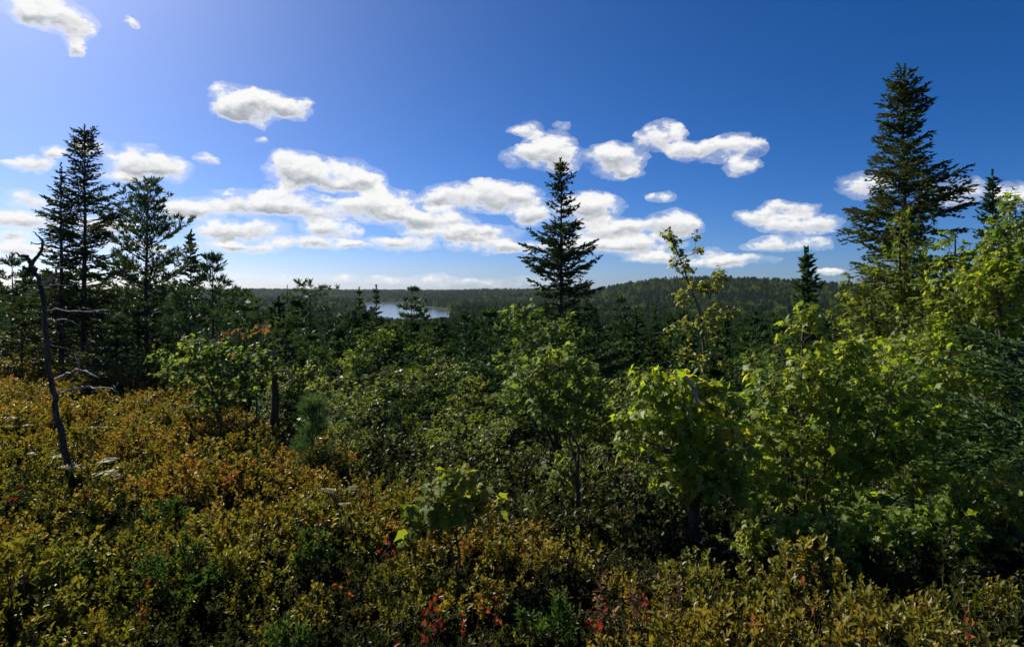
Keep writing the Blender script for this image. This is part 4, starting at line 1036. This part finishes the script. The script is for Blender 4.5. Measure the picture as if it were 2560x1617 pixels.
def forests():
    keys = ['spruce0', 'spruce1', 'spruce2', 'spruce3', 'pine0', 'pine1', 'pine2', 'broad0', 'broad1', 'broad2']
    coll = proto_object('valleytree', [merged(*PROTO[k][:2]) for k in keys])
    hh = np.array([PROTO[k][2] for k in keys])
    rg = np.random.default_rng(31)
    # 1. the rest of the valley floor, from the last single tree out to 420 m
    pts, idx, scl = [], [], []
    for x, Y, z, h, kind in REST:
        i = {'spruce': 0, 'pine': 4, 'broad': 7}[kind] + int(rg.integers(0, {'spruce': 4, 'pine': 3, 'broad': 3}[kind]))
        pts.append((x, Y, z - .05)); idx.append(i); s = h / hh[i]; scl.append((s * 1.1, s * 1.1, s))
    n = 9000
    Y = np.sqrt(rg.uniform(75 ** 2, 430 ** 2, n)); u = rg.uniform(-1.0, 1.0, n); x = u * Y
    z = gz(x, Y); px = 1280 + u * F
    lim = np.interp(px, SKY_X, SKY_Y) + 2 + np.abs(rg.normal(0, 6, n))
    hmax = EYE - (lim - HOR) / F * Y - z
    r = rg.random(n) + .18 * wav(x, Y, 35)
    ki = np.where(r < .52, rg.integers(0, 4, n), np.where(r < .66, rg.integers(4, 7, n), rg.integers(7, 10, n)))
    h = np.minimum(hmax, np.where(ki < 7, rg.uniform(5.5, 11, n), rg.uniform(4.5, 8, n)))
    lk = sd_poly(x, Y, LAKE)
    ok = (h > 1.8) & (lk > 4)
    s = h / hh[ki]
    pts = np.concatenate([np.array(pts).reshape(-1, 3), np.c_[x, Y, z][ok]]); idx = np.concatenate([np.array(idx, int), ki[ok]])
    scl = np.concatenate([np.array(scl).reshape(-1, 3), np.c_[s * 1.2, s * 1.2, s][ok]])
    rot = np.c_[np.zeros((len(pts), 2)), rg.uniform(0, 6.28, len(pts))]
    scatter('valley_forest', pts, rot, scl, idx, coll, 'dense mixed forest covering the valley floor around the lake')
    # 2. the hills: simple small trees
    far = []
    for i in range(3):
        tb, cb = conifer(300 + i, 8.5, 1.6 + .3 * i, base=.05, per_m=1.25, nb=5, shoot=.6, sw=.32, step=.5, gap=.05, profile=.7, trunk_sides=4, dead_low=False, kites=2)
        far.append(cb.mesh('tree', M['farconifer']))
    for i in range(3):
        rr = np.random.default_rng(320 + i); n_ = 330
        d = unit(rr.normal(0, 1, (n_, 3))); lob = rr.normal(0, 1.0, (9, 3)) * [1.2, 1.2, 1.1]
        pos = lob[rr.integers(0, 9, n_)] + d * rr.uniform(.6, 1.3, n_)[:, None] + [0, 0, 4.0]
        cb = MB(); leaves(cb, pos, unit(d + [0, 0, .3]), d + rr.normal(0, .4, d.shape), rr.uniform(.5, .9, n_), rr.uniform(.4, .7, n_), KITE, rr.uniform(.2, .8, n_))
        far.append(cb.mesh('tree', M['fardecid']))
    coll2 = proto_object('hilltree', far)
    n = 150000
    Y = np.sqrt(rg.uniform(400 ** 2, 2600 ** 2, n)); u = rg.uniform(-1.0, 1.0, n); x = u * Y
    keep = rg.random(n) < np.clip(1.5 - Y / 2200, .35, 1); x, Y = x[keep], Y[keep]
    z = gz(x, Y); lk = sd_poly(x, Y, LAKE)
    # only slopes in sight: nothing behind the crest of its own line of sight
    az = np.arctan2(x, Y); rr = np.hypot(x, Y); b = ((az + 1.1) / 2.2 * 900).astype(int)
    ang = (z + 9 - EYE) / rr
    order = np.argsort(rr); top = np.full(900, -1.0); vis = np.zeros(len(x), bool)
    for i in order:
        vis[i] = ang[i] > top[b[i]] - .0005
        a2 = (z[i] + 4 - EYE) / rr[i]
        if a2 > top[b[i]]: top[b[i]] = a2
    pxx = 1280 + x / Y * F; tp_ = HOR - (z + 9 - EYE) / Y * F
    ok = vis & (lk > 3) & ~((pxx > 890) & (pxx < 1125) & (Y < 760) & (tp_ < np.interp(pxx, [890, 930, 990, 1080, 1125], [764, 772, 789, 795, 782])))
    x, Y, z = x[ok], Y[ok], z[ok]; n = len(x)
    mixf = rg.random(n) + .35 * wav(x, Y, 60)
    ki = np.where(mixf < .62, rg.integers(0, 3, n), rg.integers(3, 6, n))
    h = rg.uniform(.5, 1.35, n)
    scl = np.c_[h * 1.25, h * 1.25, h]; rot = np.c_[np.zeros((n, 2)), rg.uniform(0, 6.28, n)]
    scatter('hill_forest', np.c_[x, Y, z], rot, scl, ki, coll2, 'distant forest clothing the low hills up to the skyline')
    print('valley', len(pts), 'hills', n)
forests()

# ------------------------------------------------------------------ heath shrubs
def shrub_mesh(seed, h, w, n_st, per, size, wid, mat, spread=.6, leafup=1.0, tint0=.5):
    rg = np.random.default_rng(seed); mb = MB(); sb = MB()
    pos, dr, nr, tn = [], [], [], []
    for k in range(n_st):
        a = rg.uniform(0, 6.28); q = w * rg.random() ** .6
        e = np.array([math.cos(a) * q, math.sin(a) * q, h * rg.uniform(.6, 1.05) * (1 - .35 * (q / w) ** 2)])
        b = np.array([e[0] * .25, e[1] * .25, 0])
        c = spline([b, (b + e) / 2 + np.array([e[0], e[1], 0]) * .18 + rg.normal(0, .015, 3), e], 6)
        tube(sb, c, np.linspace(.004, .0016, 6), 3, cap=False)
        nt = rg.integers(2, 5)
        ends = [(c[3] + (c[5] - c[3]) * rg.random(), unit(unit(e - b) * .7 + rg.normal(0, .5, 3) + [0, 0, .5]) * h * rg.uniform(.14, .3)) for _ in range(nt)] + [(c[4], (c[5] - c[4]) * 1.4)]
        st = rg.normal(tint0, .12)
        for p0, d in ends:
            m = max(3, int(per * rg.uniform(.6, 1.3))); s = np.sort(rg.uniform(.15, 1.02, m))
            tube(sb, [p0, p0 + d], [.002, .001], 3, cap=False)
            ph = np.arange(m) * 2.4 + rg.uniform(0, 6)
            du = unit(d); x = unit(np.cross(du, [.3, .9, .1])); y = np.cross(du, x)
            rad = np.cos(ph)[:, None] * x + np.sin(ph)[:, None] * y
            ld = unit(rad * (1.05 - .5 * s)[:, None] + du * leafup + rg.normal(0, .18, (m, 3)))
            pos.append(p0 + d * s[:, None]); dr.append(ld); nr.append(du * 1.0 - rad * .5 + rg.normal(0, .3, (m, 3))); tn.append(np.clip(st + rg.normal(0, .12, m) + .12 * (s - .5), 0, 1))
    pos = np.concatenate(pos); dr = np.concatenate(dr); nr = np.concatenate(nr); tn = np.concatenate(tn)
    ls = size * rg.uniform(.6, 1.15, len(pos))
    mb.add(np.concatenate(sb.v), np.concatenate(sb.f), .5); ns = len(np.concatenate(sb.f))
    leaves(mb, pos, dr, nr, ls, ls * wid, OVAL, tn)
    me = mb.mesh('shrub', M['twig']); me.materials.append(M[mat])
    mi = np.ones(len(me.polygons), np.int32); mi[:ns] = 0; me.polygons.foreach_set('material_index', mi)
    return me

def heath():
    rg = np.random.default_rng(55)
    sh = [shrub_mesh(400 + i, .46 + .03 * i, .26, 13, 9, .042, .58, 'shrub', tint0=.32 + .075 * i) for i in range(6)]
    sh += [shrub_mesh(420 + i, .40, .22, 12, 9, .026, .5, 'shrub', tint0=.45) for i in range(2)]
    sh += [shrub_mesh(430 + i, .50, .24, 16, 1, .034, .55, 'shrub', tint0=.6) for i in range(2)]     # half-bare twiggy plants
    coll = proto_object('heathshrub', sh)
    # inside the brow, denser near the lens; hollows left between hummocks
    n = 26000
    Y = np.sqrt(rg.uniform(1.3 ** 2, 27 ** 2, n)); u = rg.uniform(-1.05, 1.05, n); x = u * Y
    s, yb = brow(x, Y)
    dens = np.clip(6.5 / (Y + 2.2), .13, 1.0)
    hol = wav(x + 3, Y * 1.2, .62)
    keep = (s < .45) & (rg.random(n) < dens * np.clip(.85 + 1.1 * hol + .5 * wav(x, Y, 1.3), .03, 1.1))
    keep |= (s < .35) & (x > 1.2) & (Y < 3.6) & (rg.random(n) < .9)
    keep &= ~((np.hypot((x + 1.55) / .75, (Y - 2.35) / .30) < 1) | (np.hypot((x + .35) / .42, (Y - 2.5) / .22) < 1))
    x, Y, s, hol = x[keep], Y[keep], s[keep], hol[keep]
    # relax: drop points that crowd
    order = np.argsort(Y); sel = []; grid = {}
    for i in order:
        md = .105 + .010 * Y[i]; g = (int(x[i] // .4), int(Y[i] // .4)); bad = False
        for a in (-1, 0, 1):
            for b in (-1, 0, 1):
                for j in grid.get((g[0] + a, g[1] + b), ()):
                    if (x[i] - x[j]) ** 2 + (Y[i] - Y[j]) ** 2 < md * md: bad = True
        if not bad: grid.setdefault(g, []).append(i); sel.append(i)
    sel = np.array(sel); x, Y, hol = x[sel], Y[sel], hol[sel]; n = len(x)
    z = gz(x, Y) - .02
    sc = (.76 + .36 * hol + .18 * wav(x + 9, Y, 1.3) + rg.normal(0, .10, n)).clip(.45, 1.25) * np.interp(Y, [2, 8, 25], [.92, 1.05, 1.35])
    wide = sc * np.interp(Y, [2, 8, 25], [1, 1.15, 1.9])
    pat = wav(x * 1.0 + 5, Y * 1.0, 1.9) + .45 * wav(x, Y, .7) - x * .14 + (Y - 4) * .05 + .12
    ki = np.clip(np.round(1.2 + pat * 1.6 + rg.normal(0, .9, n)), 0, 5).astype(int)
    ki = np.where(rg.random(n) < .20, rg.integers(6, 10, n), ki)
    scatter('heath_shrubs', np.c_[x, Y, z], np.c_[rg.normal(0, .10, (n, 2)), rg.uniform(0, 6.28, n)], np.c_[wide, wide, sc], ki, coll,
            'low huckleberry heath in yellow-green and orange covering the foreground')
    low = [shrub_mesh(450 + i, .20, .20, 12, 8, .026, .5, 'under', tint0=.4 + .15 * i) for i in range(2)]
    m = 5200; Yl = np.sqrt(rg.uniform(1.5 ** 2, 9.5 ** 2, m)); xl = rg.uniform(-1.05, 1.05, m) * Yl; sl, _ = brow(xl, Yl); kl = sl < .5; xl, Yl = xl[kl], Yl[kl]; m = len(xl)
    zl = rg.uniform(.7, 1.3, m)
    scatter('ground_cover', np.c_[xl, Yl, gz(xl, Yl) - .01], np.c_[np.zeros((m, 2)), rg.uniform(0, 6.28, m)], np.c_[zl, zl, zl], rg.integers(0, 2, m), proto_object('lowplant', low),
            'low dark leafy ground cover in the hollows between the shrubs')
    # dim understorey on the slope behind the brow
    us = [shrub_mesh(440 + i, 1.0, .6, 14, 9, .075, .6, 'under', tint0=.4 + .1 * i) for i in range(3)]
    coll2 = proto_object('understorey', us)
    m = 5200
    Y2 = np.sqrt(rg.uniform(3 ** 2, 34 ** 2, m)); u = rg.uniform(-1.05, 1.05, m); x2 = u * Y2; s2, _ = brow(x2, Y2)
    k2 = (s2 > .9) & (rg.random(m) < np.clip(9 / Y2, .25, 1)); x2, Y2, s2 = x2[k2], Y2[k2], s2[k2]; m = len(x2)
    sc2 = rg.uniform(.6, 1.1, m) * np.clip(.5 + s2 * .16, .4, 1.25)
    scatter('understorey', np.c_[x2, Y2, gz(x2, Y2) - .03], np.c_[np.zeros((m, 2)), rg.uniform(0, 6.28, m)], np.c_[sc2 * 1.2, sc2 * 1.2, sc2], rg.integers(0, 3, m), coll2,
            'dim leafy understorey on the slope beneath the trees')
    print('heath', n, 'under', m)
heath()

# ------------------------------------------------------------------ single plants in the heath
def small_plants():
    rg = np.random.default_rng(66)
    def on_heath(px, py, hgt):
        """depth at which a plant whose top is hgt above the ground meets that row"""
        lo, hi = 1.8, 22
        for _ in range(40):
            Y = (lo + hi) / 2; x = (px - 1280) / F * Y
            if EYE - (py - HOR) / F * Y > float(gz(x, Y)) + hgt: lo = Y
            else: hi = Y
        return (x, Y, float(gz(x, Y)) - .01)
    # green laurel clumps
    gm = [shrub_mesh(460 + i, .5, .20, 11, 13, .055, .26, 'laurel', leafup=1.1) for i in range(3)]
    for i, (px, py, lab) in enumerate(((431, 1350, 'bright green narrow-leaved laurel in the dark hollow at lower left'), (432, 1235, 'green laurel tuft uphill of the one in the dark hollow'), (760, 1295, 'green laurel tuft below the white pine seedling'),
                                       (489, 1350, 'dull green laurel close beside the bright one in the hollow'), (700, 1540, 'grey-green laurel at the bottom edge of the photo'), (1370, 1440, 'green laurel among the shrubs below the pale fern'),
                                       (140, 1330, 'green laurel in the hollow at far left'))):
        o = link('laurel_shrub', gm[i % 3], None, on_heath(px, py, .5)); o.rotation_euler = (0, 0, rg.uniform(0, 6)); o.scale = (.85,) * 3 if i != 0 else (1.0,) * 3
        tag(o, lab, 'shrub', 'green laurels in the heath')
    # scarlet sprigs
    rm = [shrub_mesh(480 + i, .47, .04, 1, 3, .033, .55, 'red', tint0=.25 + .2 * i) for i in range(4)]
    SP = [(1140, 1250, 'the front maple sapling'), (1408, 1284, 'the large arching fern'), (1518, 1438, 'the dry brown fern'), (1740, 1290, 'the drooping maple'), (2030, 1430, 'the many-stemmed maples'), (431, 1380, 'the bright laurel'), (160, 1120, 'the dead tree'),
          (782, 1120, 'the white pine seedling'), (760, 1310, 'the laurel tuft by the seedling'), (700, 1560, 'the grey-green laurel'), (1370, 1440, 'the laurel under the arching fern'), (2400, 1440, 'the dark hollow')]
    reds = [(926, 1199), (1171, 1286), (1291, 1278), (958, 1300), (1080, 1389), (1078, 1483), (1088, 1460), (1171, 1454), (1056, 1519), (974, 1544), (954, 1576), (1234, 1495), (1502, 1467), (1652, 1515), (865, 1434), (1787, 1585),
            (2071, 1560), (2409, 1515), (36, 1185), (213, 1171), (431, 1117), (795, 1260), (2003, 1447), (1868, 1540), (358, 1423), (1310, 1300), (1600, 1460), (640, 1130)]
    for i, (px, py) in enumerate(reds):
        orange = (px, py) in ((2003, 1447), (1868, 1540), (358, 1423), (431, 1117))
        o = link('red_sprig', rm[3 if orange else i % 3], None, on_heath(px, py, .50)); o.rotation_euler = (0, 0, rg.uniform(0, 6)); s = rg.uniform(.95, 1.08); o.scale = (s, s, s * 1.04)
        j = int(np.argmin([(px - q[0]) ** 2 + (py - q[1]) ** 2 for q in SP])); dx, dy = px - SP[j][0], py - SP[j][1]
        zone = ('below ' if dy > 0 else 'above ') if abs(dy) > abs(dx) else ('right of ' if dx > 0 else 'left of ')
        size = 'tiny' if py < 1250 else 'small' if py < 1470 else 'leggy'
        tag(o, size + (' orange-red' if orange else ' scarlet-leaved') + ' sprig in the heath ' + zone + SP[j][1 + 1], 'sprig', 'red sprigs in the heath')
    # ferns
    def frond(mb, p0, d, L, wid, pin, droop):
        side = unit(np.cross(d, [0, 0, 1.0])); t = np.linspace(0, 1, 22)
        c = p0 + d * (L * t)[:, None] + np.array([0, 0, -droop * L]) * (t ** 2)[:, None]
        tube(mb, c, np.linspace(.003, .001, 22), 3, cap=False)
        for k in range(4, 22, 2):
            l = wid * (1.15 - t[k]) * min(1, .5 + t[k] * 2)
            for s in (-1, 1):
                pd = unit(d * .4 + side * s + np.array([0, 0, -.2]) + rg.normal(0, .1, 3))
                m_ = c[k] + pd * l * .45
                leaves(mb, np.array([c[k], c[k] + pd * l * .12, c[k] + pd * l * .3]), np.array([pd, unit(pd + d * .5), unit(pd - d * .5)]), np.array([[0, 0, 1.0]] * 3) + rg.normal(0, .25, (3, 3)), np.array([l, l * .55, l * .55]), np.array([l * .2, l * .16, l * .16]), KITE, rg.uniform(.3, .9, 3))
    ferns = [(232, 1140, .55, 3, 'fern', 'pale bleached fern frond beside the dead tree\'s shadow'), (105, 1120, .5, 2, 'fern', 'pale fern just left of the dead tree'), (690, 1110, .6, 3, 'fern', 'pale fern left of the white pine seedling'),
             (40, 1040, .55, 3, 'fern', 'pale fern at the left edge behind the dead tree'), (237, 1050, .55, 3, 'fern', 'small pale fern right of the dead trunk'), (1408, 1270, .62, 4, 'fern', 'large pale arching fern at the front of the dark gap'),
             (1490, 1250, .62, 3, 'fern', 'pale fern right of the large arching one'), (865, 1205, .55, 3, 'fern', 'pale fern sprig left of the maple sapling'), (1518, 1430, .5, 4, 'brownfern', 'dry brown fern among the yellow-green shrubs'),
             (1591, 1405, .5, 4, 'brownfern', 'dry reddish-brown fern right of the other dry fern'), (596, 1090, .56, 2, 'brownfern', 'dry pinkish fern tip left of the white pine seedling'), (1690, 1400, .5, 4, 'brownfern', 'dry curled fern below the pale dead branch')]
    for px, py, hg, nf, mat, lab in ferns:
        loc = on_heath(px, py, hg); mb = MB(); a0 = rg.uniform(0, 6)
        if mat == 'brownfern':
            o = link('fern', shrub_mesh(500 + px, .46, .08, 4, 7, .04, .40, 'brownfern', leafup=.3), None, loc); tag(o, lab, 'fern', 'ferns in the heath'); continue
        for k in range(nf):
            a = a0 + k * 6.28 / nf + rg.normal(0, .3); top = np.array([math.cos(a) * .05, math.sin(a) * .05, hg * rg.uniform(.7, .9)])
            tube(mb, [np.zeros(3), top * [.6, .6, .6], top], [.003, .0025, .002], 4, .3)
            Lf = rg.uniform(.17, .26) * (1.3 if px in (1408, 1490, 232) else .8)
            frond(mb, top, unit(np.array([math.cos(a), math.sin(a), rg.uniform(.35, .8)])), Lf, Lf * .42, 0, .45)
        o = mb.build('fern', M[mat]); o.location = loc; tag(o, lab, 'fern', 'ferns in the heath')
    # litter on the two bare patches
    mb = MB(); n = 900
    ctr = np.where(rg.random(n)[:, None] < .6, np.array([-1.5, 2.5]), np.array([-.35, 2.6])); xy = ctr + rg.normal(0, 1, (n, 2)) * [.5, .28]
    pos = np.c_[xy, gz(xy[:, 0], xy[:, 1]) + .012]
    leaves(mb, pos, np.c_[rg.normal(0, 1, (n, 2)), rg.normal(0, .15, n)], np.array([0, 0, 1.0]) + rg.normal(0, .3, (n, 3)), rg.uniform(.02, .05, n), rg.uniform(.01, .02, n), OVAL, rg.uniform(0, 1, n))
    tag(mb.build('leaf_litter', M['brownfern']), 'dry leaf litter on bare soil at the bottom of the photo', None, None, 'stuff')
small_plants()

# ------------------------------------------------------------------ air
def haze():
    m, N, L = new_mat('air')
    v = N.new('ShaderNodeVolumePrincipled'); v.inputs['Color'].default_value = (.66, .82, 1, 1); v.inputs['Density'].default_value = .000045; v.inputs['Anisotropy'].default_value = .25
    o = N.new('ShaderNodeOutputMaterial'); L.new(v.outputs[0], o.inputs['Volume'])
    x, y0, y1, z0, z1 = 4600, -4600, 4620, -30, 34
    V = [(a, b, c) for c in (z0, z1) for b in (y0, y1) for a in (-x, x)]
    Fq = [(0, 2, 3, 1), (4, 5, 7, 6), (0, 1, 5, 4), (2, 6, 7, 3), (0, 4, 6, 2), (1, 3, 7, 5)]
    me = bpy.data.meshes.new('haze'); me.from_pydata(V, [], Fq); me.materials.append(m)
    tag(link('haze', me), 'thin blue haze in the air over the valley', None, None, 'stuff')
haze()
